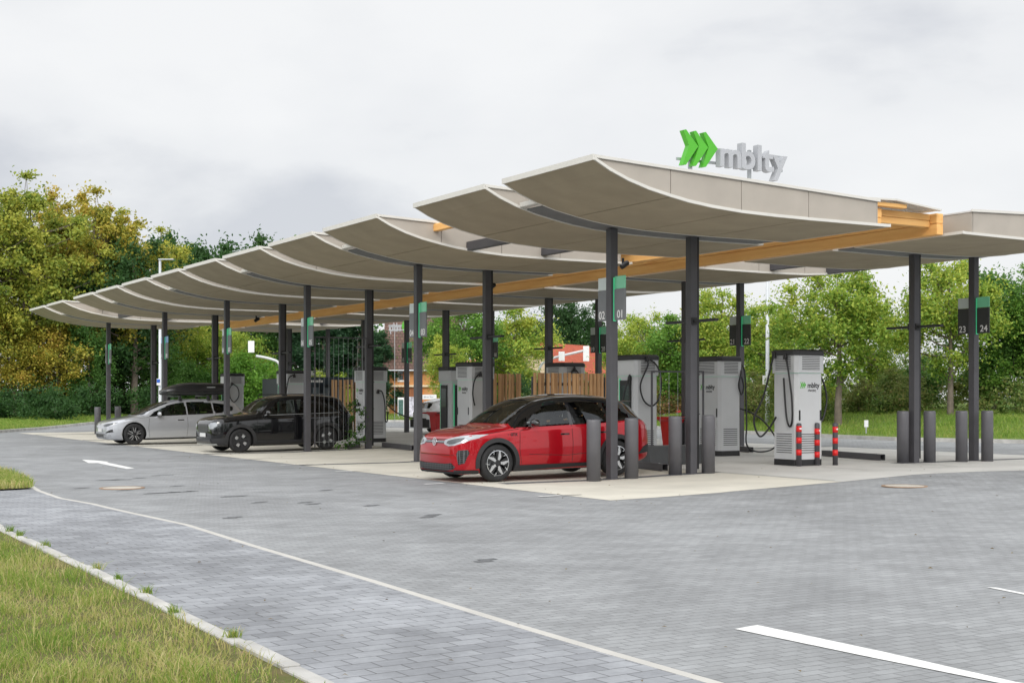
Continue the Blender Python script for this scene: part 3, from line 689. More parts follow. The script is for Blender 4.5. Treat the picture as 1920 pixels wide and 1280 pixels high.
charger(19.15, 48.1, .42, .46, 'grey charging column showing above the roof of the black car', (), ('-p',), ('-a',), (), [[(-.1, -.5, 2.35), (-.35, -.55, 2.2), (-.45, -.55, 1.6), (-.46, -.5, 1.2)]])
charger(19.2, 55.0, .36, .44, 'grey charging column farthest away beyond the silver car with a hanging loop', (), ('-p',), ('-a',), (), [
    [(-.2, -.47, 2.1), (.05, -.5, 1.9), (.10, -.5, 1.55), (-.1, -.5, 1.3), (-.28, -.5, 1.5), (-.3, -.5, 1.85), (-.15, -.48, 2.1)]])
charger(22.2, 33.7, .40, .44, 'grey charging column showing only its top above the timber slat screen', (), ('+p',), ('-a', '-p'), (), [[(.0, -.5, 2.35), (.2, -.55, 2.05), (.0, -.55, 1.8), (-.2, -.55, 2.05), (-.05, -.5, 2.3)]])

# ------------------------------------------------------------------ timber slat screens
def slat_screen(p0, a0, p1, a1, h, label, n, seed):
    A_, B_ = W(p0, a0), W(p1, a1); d = B_ - A_; L_ = d.length; rg = random.Random(seed)
    T = thing('slat_screen', A_ + Vector((0, 0, gp((p0 + p1) / 2))), math.atan2(d.y, d.x), label, 'screen', 'timber slat screens between the chargers')
    mb = MB(); st = L_ / n
    for k in range(n):
        w = st * rg.uniform(.46, .68); x = k * st + rg.uniform(0, .02); dy = rg.uniform(-.03, .03)
        mb.box(x, x + w, -.03 + dy, .03 + dy, .06, h + rg.uniform(-.01, .01))
    mb.build('slats', SLAT, T)
    mb = MB()
    for z in (.5, h * .55, h - .35): mb.box(0, L_, .062, .11, z, z + .08)
    for x_ in (.05, L_ - .13): mb.box(x_, x_ + .08, .112, .19, 0, h - .1)
    mb.build('frame', ANTH, T)
slat_screen(19.62, 31.4, 22.2, 31.4, 2.17, 'wide timber slat screen standing behind the red car roof', 18, 3)
slat_screen(20.75, 35.5, 21.85, 35.6, 2.22, 'narrow timber slat screen next to the wide one behind the red car', 8, 5)
slat_screen(21.55, 49.9, 22.75, 49.9, 2.2, 'narrow timber slat screen beside the dark kiosk behind the black car', 7, 8)
NAVY = pm('navy_cladding', (.012, .024, .034), .35, 0, .1, 3)
K = thing('kiosk', W(21.2, 51.6, gp(21)), TH, 'dark navy kiosk cabinet with white signboards behind the black car', 'kiosk')
mb = MB(); mb.cbox(-1.6, 1.3, -.9, .9, 0, 2.25, .02); mb.build('cabinet', NAVY, K)
mb = MB(); mb.cbox(-1.68, 2.4, -1.0, -.93, 2.0, 2.32, .01); mb.build('header_board', pm('navy_header', (.012, .03, .045), .4, 0, .1, 3), K)
mb = MB()
for k in range(6): mb.box(-1.5 + k * .46, -1.5 + k * .46 + .28, -.935, -.905, .4, 1.9)
mb.build('window_bay', pm('kiosk_glass', (.10, .13, .15), .12, 0, .2, 4), K)
mb = MB()
rg = random.Random(2)
for zz, x0 in ((2.40, -.9), (2.10, -.55)):
    x_ = x0
    for k in range(9):
        w = rg.uniform(.07, .11); mb.box(x_, x_ + w * .75, -1.012, -1.002, zz, zz + rg.choice((.09, .13))); x_ += w
mb.box(-1.1, .25, -.99, -.95, 2.37, 2.39); mb.box(-1.1, .25, -.99, -.95, 2.55, 2.57); mb.build('lettering', WHITE, K)

# ------------------------------------------------------------------ planters with wire trellis
LEAFG = leafmat('ivy_leaves', [(.04, .10, .02), (.07, .17, .03), (.12, .22, .05)])
def leaf_cloud(centers, rad, n, size, seed, squash=1.0, tints=None, zbias=.3):
    rg = np.random.default_rng(seed); C_ = np.asarray(centers, float); k = rg.integers(0, len(C_), n)
    d = rg.normal(size=(n, 3)); d /= np.linalg.norm(d, axis=1)[:, None]
    r = np.abs(rg.normal(0, .62, n)); r = np.where(r > 1.7, rg.random(n), r)
    an_ = rg.uniform(.65, 1.35, (len(C_), 3))
    R_ = np.asarray(rad, float) * np.ones(len(C_)); pos = C_[k] + d * (r * R_[k])[:, None] * np.array([1, 1, squash]) * an_[k]
    nrm = rg.normal(size=(n, 3)) + d * .6; nrm[:, 2] += zbias; nrm /= np.linalg.norm(nrm, axis=1)[:, None]
    t = rg.normal(size=(n, 3)); t -= nrm * (t * nrm).sum(1)[:, None]; t /= np.linalg.norm(t, axis=1)[:, None]; b = np.cross(nrm, t)
    s = size * rg.uniform(.6, 1.25, n)[:, None]; fold = nrm * s * .18
    V = np.stack([pos - t * s, pos + b * s * .58 + fold, pos + t * s, pos - b * s * .58 + fold], 1).reshape(-1, 3)
    T_ = (rg.random(len(C_)) if tints is None else np.asarray(tints))[k] * .62 + rg.random(n) * .38
    return V, T_
def leaf_mesh(name, V, T_, mat):
    n = len(T_); me = bpy.data.meshes.new(name); me.vertices.add(n * 4); me.vertices.foreach_set('co', V.astype(np.float32).ravel())
    me.loops.add(n * 4); me.loops.foreach_set('vertex_index', np.arange(n * 4, dtype=np.int32)); me.polygons.add(n); me.polygons.foreach_set('loop_start', np.arange(0, n * 4, 4, dtype=np.int32)); me.polygons.foreach_set('loop_total', np.full(n, 4, dtype=np.int32))
    at = me.attributes.new('tint', 'FLOAT', 'FACE'); at.data.foreach_set('value', T_.astype(np.float32)); me.materials.append(mat); me.update(calc_edges=True); me.validate(); return me
def trellis(p0, p1, a, h, label, box=None, nw=8, ivy=None):
    T = thing('trellis_planter', W(p0, a, gp((p0 + p1) / 2) + .01), TH, label, 'planter', 'planters with wire trellis'); L_ = p1 - p0
    if box: mb = MB(); mb.cbox(box[0], box[1], -.22, .22, 0, .42, .01); mb.build('trough', pm('trough_steel', (.07, .073, .076), .5, .2, .1, 4), T)
    mb = MB(); mb.box(0, .035, -.0175, .0175, .1, h); mb.box(L_ - .035, L_, -.0175, .0175, .1, h); mb.box(.035, L_ - .035, -.0175, .0175, h - .035, h); mb.build('frame', ANTH, T)
    mb = MB()
    for k in range(1, nw): x_ = L_ * k / nw; mb.tube([(x_, 0, .12), (x_, 0, h - .03)], .004, 5)
    for z in (.25,): mb.tube([(.03, 0, z), (L_ - .03, 0, z)], .006, 5)
    mb.build('wires', STEEL, T)
    if ivy:
        V, t_ = leaf_cloud(ivy[0], ivy[1], ivy[2], .045, 11); link('ivy', leaf_mesh('ivy', V, t_, LEAFG), T)
v = G(1221, 873); p0_, a0_ = PA(v.x, v.y)
trellis(p0_, p0_ + 1.5, a0_, 2.1, 'dark planter trough with empty wire trellis behind the bollards', (-.2, 1.5), 6)
trellis(15.25, 16.95, 36.55, 3.35, 'tall wire trellis with ivy climbing beside the black car tail', None, 11, ([(1.35 + .22 * math.sin(k * 1.7), 0, .2 + k * .11) for k in range(12)] + [(1.0, 0, .15), (.8, 0, .12), (1.15, .1, .2)], [.17] * 15, 650))
v = G(775, 806); p0_, a0_ = PA(v.x, v.y)

# small cameras under the soffit
for p, a, lb in ((18.6, 32.0, 'small black camera under the soffit right of the fourth module'), (18.6, 50.5, 'small black camera under the soffit near the far end'), (18.2, 25.2, 'small black camera under the roof gap')):
    T = thing('security_camera', W(p, a, 0), TH, lb, 'camera', 'small cameras under the canopy')
    mb = MB(); mb.lathe([(.03, 4.70), (.03, 4.836)], 10); mb.build('bracket', BLACK, T)
    mb = MB(); mb.lathe([(.0, -.02), (.06, 0), (.065, .18), (.05, .22)], 14, Matrix.Translation((-.08, -.05, 4.62)) @ Matrix.Rotation(1.0, 4, 'Y')); mb.build('housing', BLACK, T)

# ------------------------------------------------------------------ cars
def paint(name, col, metal=.35, rough=.32, coat=1.0): return pm(name, col, rough, metal, .02, 2, coat=coat, spec=.15)
CGLASS = pm('car_glass', (.012, .014, .015), .03, 0, .1, 2, spec=.9)
def carglass():
    m = bpy.data.materials.new('car_glass_tinted'); m.use_nodes = True; t = m.node_tree; t.nodes.clear(); nn = t.nodes.new; lk = t.links
    o = nn('ShaderNodeOutputMaterial'); tr = nn('ShaderNodeBsdfTransparent'); tr.inputs[0].default_value = (.36, .40, .38, 1); g = nn('ShaderNodeBsdfGlossy'); g.inputs['Roughness'].default_value = .015; g.inputs[0].default_value = (.9, .93, .95, 1)
    f = nn('ShaderNodeFresnel'); f.inputs[0].default_value = 1.62; ms = nn('ShaderNodeMixShader'); lk.new(f.outputs[0], ms.inputs[0]); lk.new(tr.outputs[0], ms.inputs[1]); lk.new(g.outputs[0], ms.inputs[2]); lk.new(ms.outputs[0], o.inputs[0]); return m
TGLASS = carglass()
INTER = pm('car_interior', (.035, .034, .034), .8); SEATM = pm('seat_fabric', (.085, .08, .078), .8, 0, .1, 6)
CLAD = pm('car_cladding', (.022, .022, .024), .55, 0, .08, 6)
GLOSSB = pm('gloss_black', (.008, .008, .009), .08, 0, .05, 3, coat=1.0)
UNDER = pm('car_underbody', (.01, .01, .01), .9)
LAMPG = pm('headlamp_glass', (.36, .38, .40), .06, .25, .12, 6, coat=1.0)
LAMPD = pm('headlamp_dark', (.05, .055, .06), .08, .2, .2, 8, coat=1.0)
LAMPR = pm('tail_lamp', (.35, .01, .012), .12, 0, .1, 4, coat=1.0)
PLATE = pm('number_plate', (.70, .70, .69), .4, 0, .04, 4)
SEAM = pm('panel_seam', (.01, .01, .01), .8)
ALLOY = pm('machined_alloy', (.62, .63, .65), .25, .85, .05, 5)
ALLOYD = pm('dark_alloy', (.03, .03, .032), .35, .3, .05, 5)
def honey(name):
    m = bpy.data.materials.new(name); m.use_nodes = True; t = m.node_tree; b = t.nodes['Principled BSDF']; nn = t.nodes.new; lk = t.links
    tcn = nn('ShaderNodeTexCoord'); mpn = nn('ShaderNodeMapping'); mpn.inputs['Scale'].default_value = (1, 1, 1.7); lk.new(tcn.outputs['Object'], mpn.inputs[0])
    vo = nn('ShaderNodeTexVoronoi'); vo.feature = 'DISTANCE_TO_EDGE'; vo.inputs['Scale'].default_value = 15; vo.inputs['Randomness'].default_value = .12; lk.new(mpn.outputs[0], vo.inputs[0])
    cr = nn('ShaderNodeValToRGB'); cr.color_ramp.elements[0].position = .05; cr.color_ramp.elements[0].color = (.09, .09, .094, 1); cr.color_ramp.elements[1].position = .14; cr.color_ramp.elements[1].color = (.004, .004, .004, 1)
    lk.new(vo.outputs['Distance'], cr.inputs[0]); lk.new(cr.outputs[0], b.inputs['Base Color']); b.inputs['Roughness'].default_value = .3; return m
GRILLE = honey('honeycomb_grille')

def pchip(xs, ys, q):
    xs = np.asarray(xs, float); ys = np.asarray(ys, float); h = np.diff(xs); d = np.diff(ys) / h; n = len(xs); m = np.zeros(n)
    m[0], m[-1] = d[0], d[-1]
    for i in range(1, n - 1):
        if d[i - 1] * d[i] > 0: w1, w2 = 2 * h[i] + h[i - 1], h[i] + 2 * h[i - 1]; m[i] = (w1 + w2) / (w1 / d[i - 1] + w2 / d[i])
    q = np.atleast_1d(q); k = np.clip(np.searchsorted(xs, q) - 1, 0, n - 2); t = (q - xs[k]) / h[k]
    return (2 * t**3 - 3 * t**2 + 1) * ys[k] + (t**3 - 2 * t**2 + t) * h[k] * m[k] + (-2 * t**3 + 3 * t**2) * ys[k + 1] + (t**3 - t**2) * h[k] * m[k + 1]

def car_body(S):
    """lofted body: x runs from the nose (0) to the tail, y across, z up; returns mesh and BVH"""
    Lc = S['L']; ends = [0, .012, .03, .06, .1]; xs = np.unique(np.concatenate([ends, np.linspace(.14, Lc - .14, 92), [Lc - e for e in ends]]))
    g = lambda k: pchip(*zip(*S[k]), xs)
    Wd, zb, zt, zs, cab, roofw = g('W'), g('zb'), g('zt'), g('belt'), g('cab'), g('roofw')
    rings = []; dark_from = []
    for i, x in enumerate(xs):
        w, b, t, s, c_, rw = Wd[i], zb[i], zt[i], zs[i], cab[i], roofw[i]
        s = min(s, t - .03); h = t - s
        hood = [(w * .925, s + .42 * h), (w * .80, s + .80 * h), (w * .50, t - .06 * h)]
        cabn = [(w * .945, s + .035), (w * rw, t - .16), (w * (rw - .17), t - .035)]
        up = [tuple(hd[k] * (1 - c_) + cb[k] * c_ for k in (0, 1)) for hd, cb in zip(hood, cabn)]
        sh = S.get('sect', ((.70, 0), (.93, .03), (.99, .22), (1.0, .52), (.985, .82), (.972, .96)))
        bh = s - b
        pts = [(0, b)] + [(w * a_, b + bh * z_) for a_, z_ in sh] + up + [(0, t)]
        out_ = []; P = [(-pts[1][0], pts[1][1])] + pts + [(-pts[-2][0], pts[-2][1])]
        for j in range(1, len(P) - 2):
            for k in range(4):
                u = k / 4; p0, p1, p2, p3 = (np.array(P[j + d_]) for d_ in (-1, 0, 1, 2))
                cr_ = .5 * ((2 * p1) + (p2 - p0) * u + (2 * p0 - 5 * p1 + 4 * p2 - p3) * u * u + (3 * p1 - p0 - 3 * p2 + p3) * u**3)
                ln_ = p1 + (p2 - p1) * u
                tens = .75
                out_.append(cr_ * tens + ln_ * (1 - tens))
        out_.append(np.array(P[-2])); rings.append(out_)
    n = len(rings[0]); full = n * 2 - 2; vs = []; fs = []; mi = []
    for x, r in zip(xs, rings):
        for y, z in r: vs.append((x, -max(y, 0), z))
        for y, z in r[-2:0:-1]: vs.append((x, max(y, 0), z))
    for i in range(len(xs) - 1):
        for k in range(full):
            fs.append((i * full + k, i * full + (k + 1) % full, (i + 1) * full + (k + 1) % full, (i + 1) * full + k))
            kk = k if k < n - 1 else full - 1 - k
            mi.append(1 if (cab[i] > .5 and kk >= 4 * 7 and S.get('blackroof') and S['blackroof'][0] < xs[i] < S['blackroof'][1]) else 0)
    fs.append(tuple(range(full))); mi.append(0); o = (len(xs) - 1) * full; fs.append(tuple(range(o + full - 1, o - 1, -1))); mi.append(0)
    me = bpy.data.meshes.new('body'); me.from_pydata(vs, [], fs)
    for m in (S['paint'], GLOSSB, UNDER): me.materials.append(m)
    me.polygons.foreach_set('material_index', mi); me.polygons.foreach_set('use_smooth', [True] * len(fs))
    bm = bmesh.new(); bm.from_mesh(me); bmesh.ops.remove_doubles(bm, verts=bm.verts[:], dist=1e-4); bmesh.ops.recalc_face_normals(bm, faces=bm.faces[:]); bm.to_mesh(me)
    bvh = BVHTree.FromBMesh(bm); bm.free()
    # wheel openings, cut and applied here so no cutter stays in the scene
    cut = MB()
    for ax in S['axles']:
        for sgn in (1, -1):
            M = Matrix.Translation((ax, sgn * (S['hw'] - .14), S['wr'])) @ Matrix.Rotation(math.radians(90), 4, 'X'); cut.lathe([(S['wr'] + .045, -.22), (S['wr'] + .045, .22)], 40, M)
    ob = link('body', me); cme = cut.mesh('cut', [UNDER]); cme.materials.clear(); cme.materials.append(UNDER); co = link('cut', cme)
    bo = ob.modifiers.new('b', 'BOOLEAN'); bo.operation = 'DIFFERENCE'; bo.object = co; bo.solver = 'EXACT'; bo.material_mode = 'TRANSFER'
    dg = bpy.context.evaluated_depsgraph_get(); dg.update(); nm = bpy.data.meshes.new_from_object(ob.evaluated_get(dg))
    bpy.data.objects.remove(ob); bpy.data.objects.remove(co); bpy.data.meshes.remove(cme)
    def inpoly(poly, x, y):
        c_ = False; j = len(poly) - 1
        for i in range(len(poly)):
            (xi, yi), (xj, yj) = poly[i], poly[j]
            if (yi > y) != (yj > y) and x < (xj - xi) * (y - yi) / (yj - yi) + xi: c_ = not c_
            j = i
        return c_
    bm = bmesh.new(); bm.from_mesh(nm); kill = []
    ends = [(p_, ax_) for p_, ax_, mat_, nme, off in S['decals'] if nme in ('windscreen', 'rear_window')]
    for f in bm.faces:
        c_ = f.calc_center_median()
        if abs(c_.y) > .45 and any(inpoly(w_, c_.x, c_.z) for w_ in S['windows']): kill.append(f)
        elif any(inpoly(p_, c_.y, c_.z) and ((ax_ == 'front' and c_.x < 2.6 and f.normal.x < -.2) or (ax_ == 'rear' and c_.x > 3.2 and f.normal.x > .2)) for p_, ax_ in ends): kill.append(f)
    bmesh.ops.delete(bm, geom=kill, context='FACES'); bm.to_mesh(nm); bm.free()
    return nm, bvh

class Proj:
    """lays a flat outline onto the body along one axis"""
    def __init__(s, bvh): s.bvh = bvh
    def patch(s, mb, poly, axis, off=.005, grid=.05, side=-1, thick=0.0):
        bm = bmesh.new(); bm.faces.new([bm.verts.new((x, y, 0)) for x, y in poly])
        lo = [min(p[i] for p in poly) for i in (0, 1)]; hi = [max(p[i] for p in poly) for i in (0, 1)]
        for i in (0, 1):
            k = math.ceil(lo[i] / grid) * grid
            while k < hi[i]:
                no = [0, 0, 0]; no[i] = 1; co = [0, 0, 0]; co[i] = k
                bmesh.ops.bisect_plane(bm, geom=bm.verts[:] + bm.edges[:] + bm.faces[:], dist=1e-5, plane_co=co, plane_no=no); k += grid
        bmesh.ops.triangulate(bm, faces=[f for f in bm.faces if len(f.verts) > 4])
        for v in bm.verts:
            a, b = v.co.x, v.co.y
            if axis == 'side': o_, d = Vector((a, side * 3, b)), Vector((0, -side, 0))
            elif axis == 'front': o_, d = Vector((-3, a, b)), Vector((1, 0, 0))
            elif axis == 'rear': o_, d = Vector((9, a, b)), Vector((-1, 0, 0))
            else: o_, d = Vector((a, b, 4)), Vector((0, 0, -1))
            hit, nrm, _, _ = s.bvh.ray_cast(o_, d)
            if hit is None:
                q_ = {'side': Vector((a, side * .8, b)), 'front': Vector((.05, a, b)), 'rear': Vector((4.5, a, b)), 'top': Vector((a, b, 1.5))}[axis]; hit, nrm, _, _ = s.bvh.find_nearest(q_)
            if nrm.dot(d) > 0: nrm = -nrm
            v.co = hit + nrm * off
        if thick:
            bmesh.ops.recalc_face_normals(bm, faces=bm.faces[:]); bmesh.ops.solidify(bm, geom=bm.faces[:], thickness=thick)
        mb.smooth = True; mb.frombm(bm); return mb
    def line(s, mb, pts, axis, w, off=.002, side=-1, closed=False):
        P = [Vector((x, y)) for x, y in pts]
        for a, b in zip(P, P[1:]):
            d = (b - a); n = Vector((-d.y, d.x)).normalized() * w / 2
            s.patch(mb, [tuple(v) for v in (a - n, b - n, b + n, a + n)], axis, off, .08, side)
def arcpts(cx, cz, r, a0, a1, n): return [(cx + r * math.cos(math.radians(a0 + (a1 - a0) * k / n)), cz + r * math.sin(math.radians(a0 + (a1 - a0) * k / n))) for k in range(n + 1)]

def wheel_parts(style, r, w):
    """tyre and rim meshes, axle along y, outer face towards -y"""
    R90 = Matrix.Rotation(math.radians(90), 4, 'X')
    mb = MB(); mb.smooth = True; rr = r * .685
    mb.lathe([(rr, -w / 2 + .01), (rr + .02, -w / 2), (r - .035, -w / 2 + .004), (r - .008, -w / 2 + .028), (r, -w / 2 + .06), (r, w / 2 - .06), (r - .008, w / 2 - .028), (r - .035, w / 2 - .004), (rr + .02, w / 2), (rr, w / 2 - .01)], 48, R90, cap=False)
    for k in (-.055, -.02, .02, .055): pass
    tyre = mb.mesh('tyre', RUBBER, True)
    mb = MB(); mb.smooth = True
    mb.lathe([(rr + .004, w / 2 + .001), (rr - .012, w / 2 + .003), (rr - .022, w / 2 - .01), (rr - .035, 0), (rr - .06, -.06), (.02, -.06)], 48, R90, cap=False)
    mb.mi = 1; mb.lathe([(rr * .62, -.03), (rr * .62, -.02), (.05, -.02)], 30, R90)      # brake disc behind the spokes
    back = mb.mesh('rim', [ALLOYD if style != 'five' else ALLOYD, STEEL])
    mb = MB(); z0, z1 = w / 2 - .028, w / 2 + .002
    def spoke(poly, ang, z0=z0, z1=z1): mb.prism(poly, z0, z1, R90 @ Matrix.Rotation(math.radians(ang), 4, 'Z'))
    q = rr - .01
    if style == 'five':                       # five wide two-tone blades
        for k in range(5):
            a = 90 + 72 * k
            mb.mi = 0; spoke([(.04, -.022), (q * .55, -.052), (q, -.012), (q, .018), (q * .5, .012), (.04, .015)], a)
            mb.mi = 1; spoke([(.05, .016), (q * .5, .014), (q, .020), (q, .075), (q * .6, .055)], a, z0 - .008, z1 - .008)
            mb.mi = 1; spoke([(.05, -.024), (q * .5, -.054), (q * .98, -.016), (q * .985, -.07), (q * .6, -.085)], a, z0 - .008, z1 - .008)
            mb.mi = 0; spoke([(q * .62, .105), (q * .99, .125), (q * .97, .14), (q * .60, .118)], a, z0 - .004, z1 - .004)
        mb.mi = 0; mb.lathe([(q + .008, z1 + .001), (q - .004, z1 + .003), (q - .006, z1 - .01)], 48, R90, cap=False)
    elif style == 'slash':                    # many straight blades
        for k in range(5):
            a = 72 * k + 18
            mb.mi = 0; spoke([(.03, -.018), (q, -.045), (q, -.022), (.05, .012)], a)
            mb.mi = 0; spoke([(.09, .03), (q, .055), (q, .078), (.08, .045)], a)
            mb.mi = 1; spoke([(.05, .012), (q, -.02), (q, .05), (.08, .03)], a, z0 - .01, z1 - .012)
            mb.mi = 1; spoke([(.09, .046), (q * .97, .08), (q * .93, .14), (.09, .09)], a, z0 - .01, z1 - .014)
        mb.mi = 1; mb.lathe([(q + .008, z1), (q - .012, z1 + .002), (q - .016, z1 - .01)], 48, R90, cap=False)
    else:                                     # black four-spoke wheel over bright disc
        mb.mi = 1
        for k in range(4):
            a = 90 * k + 40
            mb.mi = 0; spoke([(.07, .03), (q * .78, .10), (q * .80, .20), (.10, .13)], a, z0 - .012, z1 - .016); spoke([(.07, -.03), (.10, -.13), (q * .80, -.20), (q * .78, -.10)], a, z0 - .012, z1 - .016); mb.mi = 1
            spoke([(.03, -.06), (q * .5, -.038), (q, -.075), (q, .075), (q * .5, .038), (.03, .06)], a)
        mb.lathe([(q + .008, z1), (q - .03, z1 + .003), (q - .036, z1 - .02)], 48, R90, cap=False)
    mb.mi = 1; mb.lathe([(.062, z0), (.062, z1 + .002), (.05, z1 + .006), (.0, z1 + .006)], 20, R90, cap=False)
    face = mb.mesh('spokes', [ALLOY, ALLOYD])
    return tyre, back, face

def vw_emblem(o, r, M, parent):               # round emblem with a V above a W
    mb = MB(); mb.lathe([(r, 0), (r, .006), (r * .84, .006), (r * .84, 0)], 28, M, cap=False)
    def stroke(a, b, w_=.13):
        a, b = Vector(a) * r, Vector(b) * r; d = (b - a).normalized(); n = Vector((-d.y, d.x)) * w_ * r / 2
        mb.prism([tuple(v) for v in (a - n, b - n, b + n, a + n)], 0, .005, M)
    stroke((-.36, .78), (-.02, .08)); stroke((.36, .78), (.02, .08))
    stroke((-.76, .42), (-.34, -.72)); stroke((-.34, -.72), (-.03, .0)); stroke((.03, .0), (.34, -.72)); stroke((.34, -.72), (.76, .42))
    return mb.build('emblem', CHROME, parent)

def build_car(name, S, loc, rz, pitch, label):
    C = thing(name, loc, rz, label, 'car'); C.rotation_euler = (0, -pitch, rz)
    me, bvh = car_body(S); B = link('body', me, C); P = Proj(bvh)
    for sd_ in (-1, 1):
        for w_ in S['windows']:
            mb = MB(); P.patch(mb, w_, 'side', .006, .06, sd_); mb.build('window', TGLASS, C)
        for poly, mat, nm, off in S.get('side', ()):
            mb = MB(); P.patch(mb, poly, 'side', off, .06, sd_); mb.build(nm, mat, C)
        mb = MB()
        for ln in S['seams']: P.line(mb, ln, 'side', .009, .0022, sd_)
        mb.build('panel_seam', SEAM, B)
        if S.get('arch'):
            for ax in S['axles']:
                mb = MB(); a0_, a1_ = S.get('arch_a', (-12, 192)); ri, ro = S['wr'] + .035, S['wr'] + .045 + S['arch']
                P.patch(mb, arcpts(ax, S['wr'], ro, a0_, a1_, 30) + arcpts(ax, S['wr'], ri, a1_, a0_, 30), 'side', .012, .07, sd_); mb.build('arch_trim', CLAD, C)
        for x, z, ln in S['handles']:
            hit, nr, _, _ = bvh.ray_cast(Vector((x, sd_ * 3, z)), Vector((0, -sd_, 0))); y = hit.y
            mb = MB(); mb.smooth = True; yy = sorted((y - sd_ * .012, y + sd_ * .014)); mb.cbox(x - ln / 2, x + ln / 2, yy[0], yy[1], z - .016, z + .016, .007); mb.build('door_handle', S.get('handle_mat', GLOSSB), C)
        mx_, mz_ = S['mirror']; hit, nr, _, _ = bvh.ray_cast(Vector((mx_, sd_ * 3, mz_ - .05)), Vector((0, -sd_, 0))); y = hit.y
        mb = MB(); mb.smooth = True; M = Matrix.Translation((mx_ + .02, y + sd_ * .16, mz_ + .03)) @ Matrix.Diagonal((.085, .135, .082, 1))
        bm = bmesh.new(); bmesh.ops.create_uvsphere(bm, u_segments=20, v_segments=12, radius=1)
        for v in bm.verts:
            if v.co.x > .3: v.co.x = .3
            v.co.z = v.co.z * (1 if v.co.z > 0 else .75)
        mb.frombm(bm, M); mr_ = mb.build('mirror', S['mirror_mat'], C)
        mb = MB(); y0, y1 = sorted((y - sd_ * .02, y + sd_ * .12)); mb.cbox(mx_ - .03, mx_ + .04, y0, y1, mz_ - .045, mz_ - .005, .008); mb.build('mirror_foot', GLOSSB, mr_)
    mb = MB()
    for ax_, ln in S.get('front_lines', ()): P.line(mb, ln, ax_, .010, .0024)
    if mb.v: mb.build('bonnet_seam', SEAM, B)
    for poly, ax_, mat, nm, off in S['decals']:
        mb = MB(); P.patch(mb, poly, ax_, off, .05); mb.build(nm, mat, C)
    for nm, mat, boxes in S.get('boxes', ()):
        mb = MB()
        for b_ in boxes: mb.cbox(*b_, .008)
        mb.build(nm, mat, C)
    # cabin: floor, dashboard, wheel, four seats
    zb_ = S['cabin'][0]; x0_, x1_ = S['cabin'][1:]
    mb = MB(); mb.cbox(x0_, x1_, -.74, .74, .30, zb_ - .38, .02); mb.cbox(x0_ - .05, x0_ + .45, -.74, .74, zb_ - .40, zb_ - .02, .05); mb.cbox(x1_ - .15, x1_ + .25, -.70, .70, zb_ - .40, zb_ - .06, .04)
    for sd_ in (-1, 1): y0, y1 = sorted((sd_ * .745, sd_ * .80)); mb.cbox(x0_ + .35, x1_ - .1, y0, y1, zb_ - .42, zb_ - .05, .01)
    mb.build('cabin', INTER, C)
    for xs_ in (x0_ + .95, x0_ + 1.85):
        for sd_ in (-1, 1):
            mb = MB(); mb.smooth = True; M_ = Matrix.Translation((xs_, sd_ * .37, zb_ - .42)) @ Matrix.Rotation(.28, 4, 'Y')
            bm = bmesh.new()
            for (a0_, a1_, b0_, b1_, c0_, c1_) in ((-.07, .07, -.24, .24, 0, .56), (-.05, .05, -.13, .13, .60, .80)):
                r_ = bmesh.ops.create_cube(bm, size=1)
                for v_ in r_['verts']: v_.co = ((a0_ + a1_) / 2 + v_.co.x * (a1_ - a0_), (b0_ + b1_) / 2 + v_.co.y * (b1_ - b0_) * (.82 if v_.co.z > 0 else 1), (c0_ + c1_) / 2 + v_.co.z * (c1_ - c0_))
            bmesh.ops.bevel(bm, geom=bm.edges[:], offset=.045, segments=3, affect='EDGES'); mb.frombm(bm, M_); mb.cbox(xs_ - .45, xs_ + .05, sd_ * .37 - .24, sd_ * .37 + .24, zb_ - .55, zb_ - .38, .04); mb.build('seat', SEATM, C)
    mb = MB(); mb.smooth = True; mb.tube([Vector((x0_ + .42 + .07 * math.sin(t_ * .3491) , -.37 + .19 * math.cos(t_ * .3491), zb_ - .02 + .18 * math.sin(t_ * .3491))) for t_ in range(19)], .016, 6); mb.build('steering_wheel', BLACK, C)
    ty, bk, fc = wheel_parts(S['wheel'], S['wr'], .235)
    for ax in S['axles']:
        for sd_ in (-1, 1):
            W_ = sub('wheel', C); W_.location = (ax, sd_ * (S['hw'] - .135), S['wr']); W_.rotation_euler = (0, S.get('spin', .3), 0 if sd_ < 0 else math.pi)
            for nm, m_ in (('tyre', ty), ('rim', bk), ('spokes', fc)): link(nm, m_, W_)
    if S.get('emblem'):
        z, r = S['emblem']; hit, nr, _, _ = bvh.ray_cast(Vector((-3, 0, z)), Vector((1, 0, 0)))
        vw_emblem(C, r, frame(hit + Vector((-.012, 0, 0)), (0, -1, 0), (.12, 0, 1)), C)
    C['_S'] = 0; del C['_S']
    return C, bvh
def mir(poly): return [(-a, b) for a, b in poly][::-1]
def both(poly, *r): return [(poly, *r), (mir(poly), *r)]

